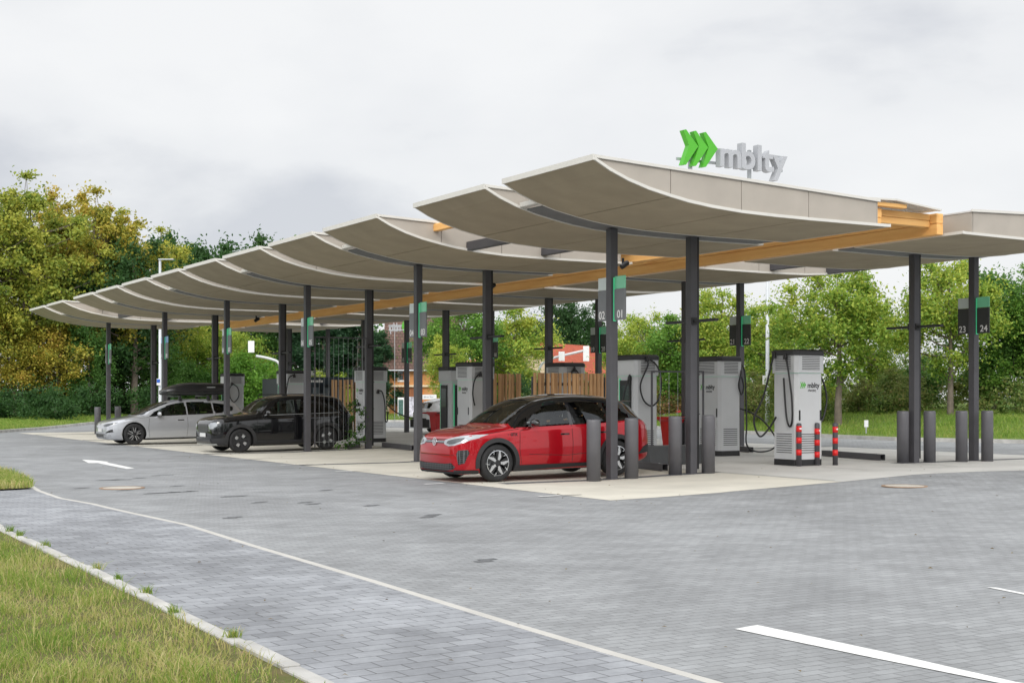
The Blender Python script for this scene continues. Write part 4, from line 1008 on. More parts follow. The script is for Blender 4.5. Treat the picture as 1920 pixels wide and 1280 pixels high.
# ---- red crossover with black roof
RED = paint('red_metallic', (.42, .004, .012), .45, .28)
S_red = dict(cabin=(1.04, 1.05, 3.9), front_lines=(('front', [(-.66, .828), (-.4, .812), (0, .806), (.4, .812), (.66, .828)]), ('top', [(.16, -.66), (.5, -.74), (.95, -.78)]), ('top', [(.16, .66), (.5, .74), (.95, .78)]), ('top', [(.22, -.25), (.95, -.42)]), ('top', [(.22, .25), (.95, .42)]), ('front', [(-.70, .52), (.70, .52)])), L=4.58, hw=.925, wr=.355, axles=(.86, 3.63), paint=RED, wheel='five', spin=.2, emblem=(.765, .078), mirror=(1.60, 1.06), mirror_mat=GLOSSB, arch=.075, blackroof=(1.06, 4.3),
    W=[(0, .62), (.03, .70), (.08, .765), (.18, .83), (.35, .885), (.6, .912), (.9, .925), (2.3, .925), (3.4, .925), (3.9, .915), (4.2, .875), (4.42, .80), (4.53, .72), (4.58, .62)],
    zb=[(0, .24), (.05, .17), (.2, .15), (.5, .16), (2.5, .18), (3.8, .20), (4.2, .25), (4.5, .33), (4.58, .42)],
    zt=[(0, .75), (.03, .81), (.1, .875), (.25, .935), (.5, .99), (.8, 1.03), (.98, 1.07), (1.2, 1.195), (1.45, 1.35), (1.75, 1.50), (2.05, 1.585), (2.4, 1.625), (2.8, 1.64), (3.3, 1.62), (3.7, 1.575), (4.05, 1.49), (4.2, 1.40), (4.35, 1.24), (4.48, 1.08), (4.54, 1.00), (4.58, .86)],
    belt=[(0, .66), (.05, .715), (.15, .79), (.35, .86), (.7, .915), (1.1, .95), (1.6, .975), (2.4, 1.0), (3.2, 1.02), (3.7, 1.055), (4.1, 1.07), (4.4, 1.0), (4.58, .78)],
    cab=[(0, 0), (.9, 0), (1.08, .35), (1.38, .85), (1.65, 1), (4.0, 1), (4.25, .8), (4.45, .15), (4.5, 0), (4.58, 0)],
    roofw=[(0, .75), (1.15, .88), (1.65, .81), (2.4, .76), (3.4, .75), (4.1, .745), (4.4, .80), (4.58, .8)],
    windows=[[(1.50, 1.03), (1.62, 1.17), (1.80, 1.305), (2.05, 1.405), (2.30, 1.455), (2.52, 1.472), (2.52, 1.065)], [(1.24, 1.005), (1.43, 1.022), (1.55, 1.16), (1.46, 1.15)],
             [(2.60, 1.068), (2.58, 1.467), (3.0, 1.462), (3.30, 1.43), (3.42, 1.10)], [(3.50, 1.105), (3.39, 1.415), (3.62, 1.365), (3.90, 1.25), (3.96, 1.19), (3.88, 1.15)]],
    side=[([(1.22, .19), (3.28, .19), (3.27, .30), (1.23, .30)], CLAD, 'sill_trim', .010),
          ([(.03, .155), (.47, .15), (.47, .235), (.03, .245)], CLAD, 'front_apron', .010), ([(4.22, .93), (4.46, .90), (4.44, .99), (4.25, 1.01)], LAMPR, 'tail_lamp', .006), ([(4.16, .42), (4.5, .45), (4.5, .62), (4.3, .56)], CLAD, 'rear_corner', .008),
          ([(.80 + .3, .875), (.80 + .3, .90), (.80 + .31, .90), (.80 + .31, .875)], CLAD, 'fender_mark', .003)],
    seams=[[(1.36, .93), (1.34, .6), (1.38, .32)], [(2.55, 1.06), (2.56, .7), (2.54, .32)], [(3.50, 1.09), (3.47, .85), (3.32, .7)], [(1.36, .95), (1.6, 1.0)], [(1.55, .50), (2.4, .455), (3.2, .50)], [(.62, .905), (1.0, .955), (1.34, .985)]],
    handles=[(2.38, .865, .20), (3.28, .88, .20)],
    decals=both([(.36, .765), (.40, .72), (.56, .688), (.70, .70), (.82, .755), (.88, .835), (.885, .90), (.76, .882), (.54, .835), (.38, .80)], 'front', LAMPG, 'headlight', .007)
        + both([(.47, .745), (.58, .722), (.70, .735), (.79, .79), (.80, .84), (.66, .82), (.50, .785)], 'front', LAMPD, 'headlight_lens', .011)
        + [([(-.37, .738), (.37, .738), (.37, .79), (-.37, .79)], 'front', GLOSSB, 'grille_strip', .006),
           ([(-.36, .761), (.36, .761), (.36, .769), (-.36, .769)], 'front', CHROME, 'light_bar', .010),
           ([(-.66, .25), (-.40, .225), (.40, .225), (.66, .25), (.72, .30), (.64, .375), (.40, .355), (-.40, .355), (-.64, .375), (-.72, .30)], 'front', GRILLE, 'lower_grille', .008),
           ([(-.78, .175), (.78, .175), (.78, .215), (-.78, .215)], 'front', CLAD, 'front_lip', .012)]
        + both([(.765, .34), (.83, .37), (.865, .56), (.85, .62), (.76, .61), (.74, .55)], 'front', GRILLE, 'air_intake', .008)
        + [([(-.72, 1.09), (.72, 1.09), (.67, 1.22), (.585, 1.51), (-.585, 1.51), (-.67, 1.22)], 'front', TGLASS, 'windscreen', .006),
           ([(2.3, -.40), (3.6, -.40), (3.6, .40), (2.3, .40)], 'top', CGLASS, 'roof_glass', .004),
           ([(-.60, 1.12), (.60, 1.12), (.50, 1.42), (-.50, 1.42)], 'rear', TGLASS, 'rear_window', .006),
           ([(-.74, .92), (.74, .92), (.72, 1.0), (-.72, 1.0)], 'rear', LAMPR, 'tail_lamp', .008)]
        + [([(-.70, .30), (.70, .30), (.70, .48), (-.70, .48)], 'rear', CLAD, 'rear_bumper', .01)],
    boxes=[('rear_spoiler', GLOSSB, [(4.0, 4.26, -.52, .52, 1.46, 1.49)])])
loc = W(12.77 - .86, 21.77 + .83, 0)
car_red, bv = build_car('red_crossover', S_red, loc, TH, .012, 'glossy red crossover with black roof parked at the nearest bay')
mb = MB(); hit, nr, _, _ = bv.ray_cast(Vector((1.22, -3, .88)), Vector((0, 1, 0)))
mb.frombm(textbm('GTX', .075, .002, .003), frame(hit + Vector((0, -.004, -.02)), (1, 0, 0), (0, 0, 1))); mb.build('badge', GLOSSB, car_red)

# ---- black compact suv
BLK = paint('black_metallic', (.006, .006, .007), .0, .12)
S_blk = dict(cabin=(1.08, 1.22, 3.9), L=4.44, hw=.92, wr=.345, axles=(.82, 3.51), paint=BLK, wheel='four', spin=.5, mirror=(1.62, 1.10), mirror_mat=GLOSSB, arch=.085,
    W=[(0, .66), (.03, .74), (.08, .80), (.18, .85), (.35, .89), (.6, .91), (.9, .92), (3.4, .92), (3.9, .91), (4.2, .875), (4.36, .81), (4.42, .74), (4.44, .66)],
    zb=[(0, .32), (.05, .24), (.2, .19), (.5, .17), (2.5, .17), (3.7, .2), (4.1, .25), (4.4, .33), (4.44, .4)],
    zt=[(0, .82), (.03, .90), (.1, .965), (.25, 1.02), (.5, 1.06), (.85, 1.095), (1.2, 1.13), (1.32, 1.18), (1.5, 1.32), (1.7, 1.46), (1.9, 1.565), (2.1, 1.62), (2.5, 1.655), (3.0, 1.66), (3.5, 1.64), (3.9, 1.59), (4.08, 1.53), (4.2, 1.38), (4.3, 1.2), (4.38, 1.06), (4.44, .88)],
    belt=[(0, .74), (.05, .81), (.15, .88), (.35, .93), (.7, .965), (1.1, .99), (1.6, 1.01), (2.4, 1.03), (3.2, 1.045), (3.8, 1.06), (4.1, 1.05), (4.3, .98), (4.44, .8)],
    cab=[(0, 0), (1.2, 0), (1.35, .35), (1.6, .85), (1.8, 1), (4.0, 1), (4.15, .8), (4.32, .15), (4.38, 0), (4.44, 0)],
    roofw=[(0, .75), (1.5, .88), (1.9, .83), (2.5, .80), (3.4, .79), (4.1, .78), (4.44, .8)],
    windows=[[(1.62, 1.075), (1.80, 1.25), (2.0, 1.43), (2.12, 1.475), (2.50, 1.49), (2.50, 1.085)], [(2.60, 1.085), (2.60, 1.492), (3.35, 1.48), (3.36, 1.10)], [(3.46, 1.105), (3.45, 1.47), (3.80, 1.42), (3.93, 1.15)]],
    side=[([(1.2, .18), (3.15, .18), (3.15, .33), (1.2, .33)], CLAD, 'sill_trim', .010), ([(1.55, 1.052), (2.5, 1.064), (3.95, 1.09), (3.95, 1.105), (2.5, 1.079), (1.55, 1.067)], STEEL, 'belt_strip', .012), ([(.02, .24), (.44, .22), (.46, .44), (.02, .42)], CLAD, 'bumper_corner', .010)],
    seams=[[(1.36, 1.0), (1.30, .7), (1.34, .34)], [(2.55, 1.06), (2.56, .7), (2.54, .34)], [(3.42, 1.1), (3.38, .8), (3.22, .62)], [(.5, .98), (.95, 1.02), (1.3, 1.05)]],
    handles=[(2.36, .91, .2), (3.22, .92, .2)],
    decals=both([(.48, .70), (.58, .655), (.78, .67), (.86, .76), (.855, .86), (.80, .905), (.60, .89), (.49, .80)], 'front', LAMPD, 'headlight', .007)
        + both([(.53, .715), (.60, .685), (.76, .70), (.825, .77), (.82, .845), (.78, .875), (.62, .86), (.53, .79)], 'front', LAMPG, 'headlight_lens', .013)
        + [([(-.42, .60), (.42, .60), (.46, .72), (.40, .83), (-.40, .83), (-.46, .72)], 'front', GRILLE, 'grille', .008),
           ([(-.66, .285), (.66, .285), (.64, .40), (-.64, .40)], 'front', GRILLE, 'lower_grille', .008),
           ([(-.80, .235), (.80, .235), (.80, .275), (-.80, .275)], 'front', STEEL, 'front_lip', .014),
           ([(-.26, .46), (.26, .46), (.26, .57), (-.26, .57)], 'front', PLATE, 'number_plate', .018),
           ([(-.72, 1.19), (.72, 1.19), (.68, 1.35), (.625, 1.55), (-.625, 1.55), (-.68, 1.35)], 'front', TGLASS, 'windscreen', .006),
           ([(-.60, 1.14), (.60, 1.14), (.54, 1.48), (-.54, 1.48)], 'rear', TGLASS, 'rear_window', .006)]
        + both([(.62, .80), (.80, .80), (.78, 1.0), (.62, 1.0)], 'rear', LAMPR, 'tail_lamp', .008),
    boxes=[('roof_rail', GLOSSB, [(1.95, 3.7, -.66, -.63, 1.645, 1.672), (1.95, 3.7, .63, .66, 1.645, 1.672)])])
build_car('black_suv', S_blk, W(13.2 - .82, 37.15 + .83, 0), TH, .014, 'black compact SUV parked behind the tall wire trellis')

# ---- silver estate with roof box
SIL = paint('silver_metallic', (.50, .515, .545), .5, .28)
S_sil = dict(cabin=(.98, 1.1, 4.3), L=4.96, hw=.93, wr=.36, axles=(.90, 3.87), paint=SIL, wheel='slash', spin=.1, emblem=(.70, .05), mirror=(1.72, .985), mirror_mat=SIL, arch=0,
    W=[(0, .60), (.03, .69), (.08, .76), (.18, .825), (.35, .88), (.6, .912), (.9, .93), (3.6, .93), (4.2, .92), (4.6, .87), (4.84, .79), (4.93, .70), (4.96, .62)],
    zb=[(0, .29), (.05, .21), (.2, .17), (.5, .15), (2.5, .15), (4.0, .18), (4.5, .24), (4.9, .33), (4.96, .4)],
    zt=[(0, .66), (.03, .72), (.1, .775), (.25, .83), (.5, .885), (.8, .93), (.98, .965), (1.2, 1.06), (1.5, 1.20), (1.8, 1.325), (2.1, 1.42), (2.5, 1.495), (3.0, 1.525), (3.5, 1.52), (4.0, 1.475), (4.4, 1.39), (4.6, 1.31), (4.75, 1.16), (4.86, 1.03), (4.92, .96), (4.96, .82)],
    belt=[(0, .60), (.05, .645), (.15, .71), (.35, .775), (.7, .83), (1.1, .87), (1.6, .90), (2.4, .925), (3.4, .95), (4.0, .975), (4.5, .985), (4.8, .93), (4.96, .75)],
    cab=[(0, 0), (.88, 0), (1.08, .35), (1.42, .85), (1.75, 1), (4.4, 1), (4.65, .8), (4.82, .15), (4.9, 0), (4.96, 0)],
    roofw=[(0, .75), (1.15, .88), (1.75, .80), (2.5, .75), (3.8, .74), (4.5, .74), (4.96, .8)],
    windows=[[(1.40, .93), (1.60, 1.07), (1.86, 1.20), (2.15, 1.305), (2.42, 1.36), (2.68, 1.39), (2.70, .985)], [(2.76, .986), (2.74, 1.39), (3.2, 1.395), (3.62, 1.37), (3.66, 1.01)], [(3.72, 1.012), (3.68, 1.365), (4.05, 1.32), (4.42, 1.20), (4.36, 1.08)]],
    side=[([(1.26, .155), (3.5, .155), (3.5, .205), (1.26, .205)], CLAD, 'sill_trim', .008)],
    seams=[[(1.42, .88), (1.38, .55), (1.42, .24)], [(2.72, .975), (2.74, .6), (2.70, .24)], [(3.74, 1.0), (3.70, .8), (3.52, .62)], [(.6, .84), (1.0, .885), (1.4, .915)]],
    handles=[(2.50, .80, .22), (3.50, .82, .22)],
    decals=both([(.38, .662), (.55, .62), (.74, .64), (.84, .715), (.86, .765), (.72, .725), (.42, .69)], 'front', LAMPD, 'headlight', .007)
        + [([(-.36, .66), (.36, .66), (.36, .675), (-.36, .675)], 'front', CHROME, 'light_bar', .008),
           ([(-.60, .26), (.60, .26), (.62, .37), (-.62, .37)], 'front', GRILLE, 'lower_grille', .008),
           ([(-.26, .44), (.26, .44), (.26, .55), (-.26, .55)], 'front', PLATE, 'number_plate', .02),
           ([(-.73, .99), (.73, .99), (.66, 1.14), (.58, 1.40), (-.58, 1.40), (-.66, 1.14)], 'front', TGLASS, 'windscreen', .006),
           ([(-.56, 1.06), (.56, 1.06), (.48, 1.28), (-.48, 1.28)], 'rear', TGLASS, 'rear_window', .006),
           ([(-.74, .84), (.74, .84), (.72, .90), (-.72, .90)], 'rear', LAMPR, 'tail_lamp', .008)]
        + both([(.62, .40), (.84, .44), (.83, .53), (.76, .50)], 'front', GLOSSB, 'air_intake', .008)
        + both([(.45, .27), (.80, .285), (.80, .36), (.50, .35)], 'front', CHROME, 'bumper_blade', .016))
SILC, bvs = build_car('silver_estate', S_sil, W(12.3 - .90, 45.1 + .84, 0), TH, .014, 'silver estate car carrying a black roof box at the far bays')
# roof box on the silver car
RB = thing('roof_box', W(12.3 - .90, 45.1 + .84, .03), TH, 'long black roof box strapped on top of the silver estate', 'roof box'); RB.rotation_euler = (0, -.014, TH)
def shell(xs, prof, z0, yoff):
    vs = []; fs = []; n = 16
    for x, w, h in prof:
        for k in range(n + 1):
            an = math.pi * k / n; ca, sa = math.cos(an), math.sin(an)
            vs.append((x, yoff + w * math.copysign(abs(ca) ** .55, ca), z0 + h * sa ** .55))
    m = n + 1
    for i in range(len(prof) - 1):
        for k in range(n): fs.append((i * m + k, i * m + k + 1, (i + 1) * m + k + 1, (i + 1) * m + k))
        fs.append((i * m, (i + 1) * m, (i + 1) * m + n, i * m + n))
    fs += [tuple(range(m)), tuple((len(prof) - 1) * m + k for k in range(m - 1, -1, -1))]
    return vs, fs
RBX = pm('roof_box_black', (.012, .012, .013), .3, 0, .05, 4, coat=.4)
mb = MB(); mb.smooth = True; mb.add(*shell(None, [(2.02, .10, .04), (2.06, .26, .09), (2.2, .34, .17), (2.5, .39, .27), (2.8, .405, .335), (3.1, .41, .35), (3.6, .41, .335), (4.0, .405, .325), (4.22, .39, .315), (4.30, .36, .28), (4.33, .30, .2)], 1.70, -.12)); mb.build('lid', RBX, RB)
mb = MB(); mb.smooth = True; mb.add(*[([(x, y, 1.695 - (z - 1.695) * .28) for x, y, z in a] if i == 0 else a) for i, a in enumerate(shell(None, [(2.0, .10, .1), (2.08, .27, .25), (2.4, .38, .3), (3.1, .40, .32), (4.0, .40, .32), (4.30, .36, .28), (4.33, .3, .2)], 1.695, -.12))]); mb.build('base', pm('roof_box_base', (.02, .02, .02), .6), RB)
mb = MB()
for x in (2.55, 3.55): mb.cbox(x - .03, x + .03, -.70, .70, 1.545, 1.60, .01)
for x in (2.55, 3.55):
    for y in (-.66, .66): mb.cbox(x - .05, x + .05, y - .03, y + .03, 1.42, 1.545, .01)
mb.build('crossbar', BLACK, RB)
mb = MB(); mb.box(3.55, 3.85, -.532, -.528, 1.86, 1.895); mb.build('emblem_strip', STEEL, RB)

# ---- cars behind: a white one in the far wing's bays, a red one out on the road
def recolor(root, pmat, old):
    for ch in root.children:
        if ch.type == 'MESH' and any(m and m.name == old for m in ch.data.materials):
            ch.data = ch.data.copy()
            for i, m in enumerate(ch.data.materials):
                if m and m.name == old: ch.data.materials[i] = pmat
WC = copy_tree(SILC); WC.name = 'white_saloon'; WC.location = W(29.75, 48.4, .1); WC.rotation_euler = (0, 0, TH + math.pi)
tag(WC, 'white car parked tail towards us beyond the far chargers', 'car'); recolor(WC, paint('white_car_paint', (.74, .75, .76), .0, .3), 'silver_metallic')
mb = MB(); mb.cbox(4.93, 5.0, -.8, .8, .28, .62, .02); mb.build('rear_bumper', CLAD, WC)
mb = MB(); mb.box(5.0, 5.015, -.26, .26, .66, .77); mb.build('number_plate', pm('yellow_plate', (.62, .42, .05), .4), WC)
v = AT(1256, 112); RC = copy_tree(SILC); RC.name = 'red_hatchback'; RC.location = (v.x - 1.2, v.y, .13); RC.rotation_euler = (0, 0, .35)
tag(RC, 'small red car far off on the road between two chargers', 'car'); recolor(RC, paint('red_car_paint', (.5, .02, .03), .1, .3), 'silver_metallic')
# tapered red bins
REDP = pm('red_plastic', (.45, .012, .014), .35, 0, .08, 5)
def bin_(loc, lb):
    T = thing('waste_bin', loc, TH, lb, 'bin', 'tapered red bins')
    mb = MB(); vs = []
    for z, hx, hy in ((0, .20, .18), (.80, .27, .24), (.88, .36, .30), (.95, .36, .30)): vs += [(-hx, -hy, z), (hx, -hy, z), (hx, hy, z), (-hx, hy, z)]
    mb.add(vs, [(3, 2, 1, 0), (12, 13, 14, 15)] + [(r * 4 + k, r * 4 + (k + 1) % 4, r * 4 + 4 + (k + 1) % 4, r * 4 + 4 + k) for r in range(3) for k in range(4)]); mb.build('bucket', REDP, T)
    mb = MB(); mb.box(.02, .22, -.262, -.235, .10, .78); mb.box(-.24, .24, -.32, -.30, .89, .93); mb.build('front_panel', BLACK, T)
bin_(G(1262, 844), 'tapered red bin standing behind the bollards near the middle of the station')
v = AT(823, 49.5); bin_((v.x, v.y, .12), 'tapered red bin half hidden beside the white car')

# ------------------------------------------------------------------ vegetation
BARK = pm('bark_brown', (.17, .14, .11), .9, 0, .25, 5, .5, 30)
BARKP = pm('bark_pale', (.34, .30, .23), .85, 0, .3, 4, .4, 25)
L_MAPLE = leafmat('maple_green', [(0.068, 0.165, 0.027), (0.116, 0.253, 0.039), (0.194, 0.369, 0.057), (0.330, 0.485, 0.088)])
L_YELL = leafmat('maple_yellowing', [(0.107, 0.232, 0.032), (0.232, 0.375, 0.053), (0.446, 0.516, 0.081), (0.620, 0.606, 0.107)])
L_AUT = leafmat('autumn_gold', [(0.140, 0.205, 0.032), (0.281, 0.302, 0.049), (0.475, 0.432, 0.065), (0.562, 0.432, 0.076), (0.583, 0.356, 0.086)])
L_AUT2 = leafmat('autumn_olive', [(0.122, 0.207, 0.037), (0.256, 0.329, 0.055), (0.451, 0.464, 0.073), (0.620, 0.561, 0.098)])
L_DARK = leafmat('dark_green', [(0.028, 0.070, 0.022), (0.046, 0.116, 0.031), (0.078, 0.163, 0.043)])
L_MID = leafmat('mid_green', [(0.055, 0.139, 0.034), (0.102, 0.223, 0.044), (0.158, 0.298, 0.065)])
L_CON = leafmat('conifer_green', [(0.019, 0.054, 0.025), (0.034, 0.093, 0.039), (0.062, 0.132, 0.050)])
L_BRIGHT = leafmat('bright_shrub', [(0.078, 0.186, 0.025), (0.139, 0.310, 0.039), (0.248, 0.434, 0.062)])
L_SCRUB = leafmat('scrub_mix', [(0.071, 0.133, 0.032), (0.125, 0.214, 0.045), (0.232, 0.267, 0.071), (0.267, 0.214, 0.090)])
L_RUST = leafmat('rusty_hedge', [(0.078, 0.139, 0.031), (0.248, 0.186, 0.062), (0.403, 0.202, 0.093)])

def crown(seed, H, R, base, nclump, nleaf, size, shape='round', rc=(.20, .34)):
    """clump centres fill an uneven envelope; returns leaf data and clump centres"""
    rg = np.random.default_rng(seed); C_ = []; Rr = []
    zc = H * (1 + base) / 2; hz = H * (1 - base) / 2
    lob = rg.uniform(.72, 1.15, 9); ph = rg.uniform(0, 6.28)
    while len(C_) < nclump:
        d = rg.normal(size=3); d /= np.linalg.norm(d); r = rg.random() ** .42
        an = (math.atan2(d[1], d[0]) + ph) % 6.283; k = an / 6.283 * 9; lo = lob[int(k) % 9] * (1 - k % 1) + lob[(int(k) + 1) % 9] * (k % 1)
        z = d[2] * r
        if shape == 'cone': w = (1 - z) / 2 * .95 + .06
        elif shape == 'tall': w = 1.0 if z < .2 else 1 - .45 * (z - .2)
        else: w = 1.0
        p = np.array([d[0] * r * R * lo * w, d[1] * r * R * lo * w, zc + z * hz * rg.uniform(.9, 1.05)])
        if shape == 'cone':
            p = np.array([math.cos(an) * R * w * rg.random() ** .4, math.sin(an) * R * w * rg.random() ** .4, zc + z * hz])
        C_.append(p); Rr.append(R * rg.uniform(*rc) * (1.1 - .35 * max(z, 0)))
    C_ = np.array(C_); Rr = np.array(Rr)
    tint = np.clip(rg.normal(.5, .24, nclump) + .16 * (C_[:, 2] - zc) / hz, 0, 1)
    V, T_ = leaf_cloud(C_, Rr, nleaf, size, seed + 1, .8 if shape != 'weep' else 1.9, tint)
    return V, T_, C_
def trunk_mesh(seed, H, r, C_, nb, base, stems=1):
    rg = random.Random(seed); mb = MB(); mb.smooth = True
    for s_ in range(stems):
        ox, oy = (rg.uniform(-.5, .5), rg.uniform(-.5, .5)) if stems > 1 else (0, 0); lx, ly = rg.uniform(-.06, .06) * H, rg.uniform(-.04, .04) * H
        path = smoothpath([(ox, oy, -.3), (ox + lx * .2, oy, H * .15), (ox + lx * .45 + rg.uniform(-.1, .1), oy + ly * .4, H * .38), (ox + lx * .8, oy + ly * .7, H * .62), (ox + lx, oy + ly, H * .86)], 4)
        mb.tube(path, r, 9, r * .12)
        for c_ in [C_[i] for i in rg.sample(range(len(C_)), min(nb, len(C_)))]:
            c_ = Vector(c_); z0 = max(H * base * .8, min(c_.z - .25 * (Vector((c_.x, c_.y)).length) - .3, H * .75))
            st = min(path, key=lambda q: abs(q.z - z0)); m_ = st.lerp(c_, .5) + Vector((0, 0, -.08 * (c_ - st).length)); f_ = r * (1 - .75 * z0 / H)
            mb.tube(smoothpath([st, m_, c_], 3), f_ * .5, 6, .012)
    return mb.mesh('trunk', BARK)
def species(seed, H, R, base, ncl, nl, size, shape='round', tr=.16, nb=16, rc=(.20, .34), stems=1):
    V, T_, C_ = crown(seed, H, R, base, ncl, nl, size, shape, rc)
    return dict(V=V, T=T_, H=H, tr=trunk_mesh(seed, H, tr, C_, nb, base, stems), m={})
def leafm(S, mat):
    if mat.name not in S['m']: S['m'][mat.name] = leaf_mesh('crown', S['V'], S['T'], mat)
    return S['m'][mat.name]
SP = dict(
    maple=species(11, 7.0, 2.9, .26, 72, 26000, .078, 'round', .18, 24),
    maple2=species(23, 7.0, 2.5, .22, 62, 23000, .078, 'tall', .16, 22),
    tall=species(37, 15.0, 4.6, .24, 190, 46000, .115, 'tall', .20, 80, (.12, .24)),
    tall2=species(41, 15.0, 4.2, .26, 150, 34000, .115, 'tall', .17, 60, (.12, .22), 2),
    oak=species(53, 14.0, 4.6, .2, 70, 24000, .16, 'round', .28, 20),
    conifer=species(67, 10.0, 2.8, .04, 80, 17000, .13, 'cone', .18, 10, (.16, .26)),
    bush=species(71, 3.2, 2.1, -.1, 40, 12000, .066, 'round', .05, 12, (.28, .42)),
    bush2=species(83, 4.2, 1.9, -.05, 40, 13000, .068, 'tall', .05, 12, (.26, .40)),
    weep=species(97, 9.0, 2.0, .1, 40, 10000, .10, 'weep', .10, 12, (.18, .26)))
def bankz(X, Y):
    best = min(KR, key=lambda k: (k[0] - X) ** 2 + (k[1] - Y) ** 2); d = math.hypot(best[0] - X, best[1] - Y)
    for (d0, z0), (d1, z1) in zip(BANK_R, BANK_R[1:]):
        if d <= d1: return gz(X, Y) + z0 + (z1 - z0) * (d - d0) / (d1 - d0)
    return gz(X, Y) + 1.2
def tree(name, sp, mat, px, Y, top, label, group, wid=1.0, rot=0, bark=None, z=None):
    S = SP[sp]; v = AT(px, Y); z = .3 if z is None else (bankz(v.x, v.y) if z == 'bank' else z)
    H = EYE + (HOR - top) / F * Y - z; s = H / S['H']
    T = thing(name, (v.x, v.y, z - .05), rot, label, 'tree' if 'bush' not in name and 'shrub' not in name else 'bush', group); T.scale = (s * wid, s * wid, s)
    link('crown', leafm(S, mat), T); t = link('trunk', S['tr'], T)
    if bark: t.data = S['tr'].copy(); t.data.materials[0] = bark
    return T
GL, GR, GM, GB = 'trees of the wood on the left', 'maples on the right bank', 'trees behind the station', 'bushes behind the station'
tree('birch_tree', 'tall', L_AUT2, -40, 82, 335, 'olive green tall tree cut by the left picture edge', GL, 1.0, .3)
tree('birch_tree', 'tall2', L_AUT2, 52, 84, 322, 'tallest olive and yellow tree at the far left', GL, 1.1, 1.4)
tree('birch_tree', 'tall', L_AUT, 118, 90, 340, 'golden orange tall tree left of the canopy tip', GL, .95, 2.2)
tree('birch_tree', 'tall2', L_AUT, 178, 88, 350, 'orange tinged thin topped tree behind the canopy tip', GL, 1.0, 4.0)
tree('birch_tree', 'tall2', L_AUT2, 232, 92, 392, 'yellowing tree between golden trees and the dark green one', GL, 1.0, .9)
tree('broadleaf_tree', 'maple', L_DARK, 252, 88, 452, 'rounded dark green tree above the canopy tip with lamp beside it', GL, .95, 1.0)
tree('birch_tree', 'tall2', L_AUT2, 300, 95, 425, 'yellow green tree just right of the dark rounded one', GL, .9, 3.1)
tree('broadleaf_tree', 'maple2', L_AUT, 28, 83, 560, 'low golden tree at the left picture edge', GL, 1.1, 2.0)
tree('broadleaf_tree', 'maple2', L_AUT, 105, 84, 575, 'low yellow green tree under the golden trees', GL, 1.2, 5.0)
tree('weeping_birch', 'weep', L_MID, 172, 84, 555, 'weeping pale green tree left of the farthest canopy post', GL, 1.0, .4)
tree('birch_tree', 'tall2', L_MID, 243, 90, 520, 'slender birch with pale trunks between the farthest canopy posts', GL, .8, 2.6, BARKP)
tree('broadleaf_tree', 'maple2', L_MID, 205, 92, 560, 'dark green tree behind the weeping one', GL, 1.3, .2)
tree('broadleaf_tree', 'maple2', L_MID, 275, 90, 600, 'green tree behind the far lamp post', GL, 1.2, 3.3)
tree('oak_tree', 'oak', L_DARK, 345, 112, 408, 'dark oak with the highest crown above the middle of the canopy edge', GL, .85, .6)
tree('oak_tree', 'oak', L_MID, 402, 116, 440, 'green oak dipping lower between two higher dark crowns', GL, .9, 2.0)
tree('oak_tree', 'oak', L_DARK, 452, 112, 418, 'dark oak right of the dip above the canopy edge', GL, .85, 3.9)
tree('oak_tree', 'oak', L_MID, 505, 114, 430, 'rightmost oak crown showing above the canopy edge', GL, .75, 5.2)
tree('broadleaf_tree', 'maple', L_YELL, 372, 100, 590, 'yellow green tree under the canopy behind the roof box', GM, 1.1, 1.2)
tree('broadleaf_tree', 'maple2', L_YELL, 450, 104, 595, 'yellowish tree left of the traffic light', GM, 1.0, 2.7)
tree('leafy_shrub', 'bush', L_BRIGHT, 480, 97, 660, 'bright green shrub between two far chargers', GB, 1.1, .5, z=.3)
tree('leafy_shrub', 'bush2', L_BRIGHT, 515, 99, 668, 'upright bright shrub under the white signal arm', GB, 1.1, 1.5, z=.3)
tree('leafy_shrub', 'bush', L_BRIGHT, 425, 98, 668, 'bright green shrub behind the farthest charger', GB, 1.1, 3.5, z=.3)
tree('leafy_shrub', 'bush', L_MID, 350, 97, 680, 'mid green shrub above the roof box of the silver car', GB, 1.2, 2.5, z=.3)
tree('conifer_tree', 'conifer', L_CON, 560, 108, 560, 'dark conifer behind the second row of far posts', GM, 1.2, .5)
tree('conifer_tree', 'conifer', L_CON, 612, 104, 545, 'broad dark conifer behind the wire trellis', GM, 1.35, 1.5)
tree('conifer_tree', 'conifer', L_CON, 668, 102, 550, 'dark conifer left of the tiled house', GM, 1.35, 2.5)
tree('conifer_tree', 'conifer', L_CON, 712, 96, 612, 'low dark conifer against the tiled roof', GM, 1.2, 3.3)
tree('leafy_shrub', 'bush2', L_YELL, 600, 96, 690, 'pale yellow shrub left of the dark conifer foot', GB, 1.0, .7, z=.3)
tree('leafy_shrub', 'bush2', L_YELL, 640, 94, 697, 'pale yellow shrub behind the kiosk roof', GB, 1.0, 2.7, z=.3)
tree('broadleaf_tree', 'maple', L_MAPLE, 872, 82, 560, 'fresh green maple behind the middle chargers', GM, 1.0, .3, z=.2)
tree('broadleaf_tree', 'maple2', L_YELL, 840, 78, 615, 'lighter maple leaning over the tiled house corner', GM, .8, 1.9, z=.2)
tree('broadleaf_tree', 'maple2', L_YELL, 962, 84, 560, 'light green maple above the narrow slat screen', GM, 1.1, 4.3, z=.2)
tree('oak_tree', 'oak', L_DARK, 1072, 116, 535, 'dark leaved tree above the wide slat screen', GM, .85, .9, z=.2)
tree('broadleaf_tree', 'maple', L_DARK, 1005, 108, 600, 'dark tree between the fresh maple and red roof', GM, .8, 2.9, z=.2)
tree('leafy_shrub', 'bush', L_DARK, 985, 78, 700, 'dark shrub in the gap between the slat screens', GB, 1.0, .9, z=.2)
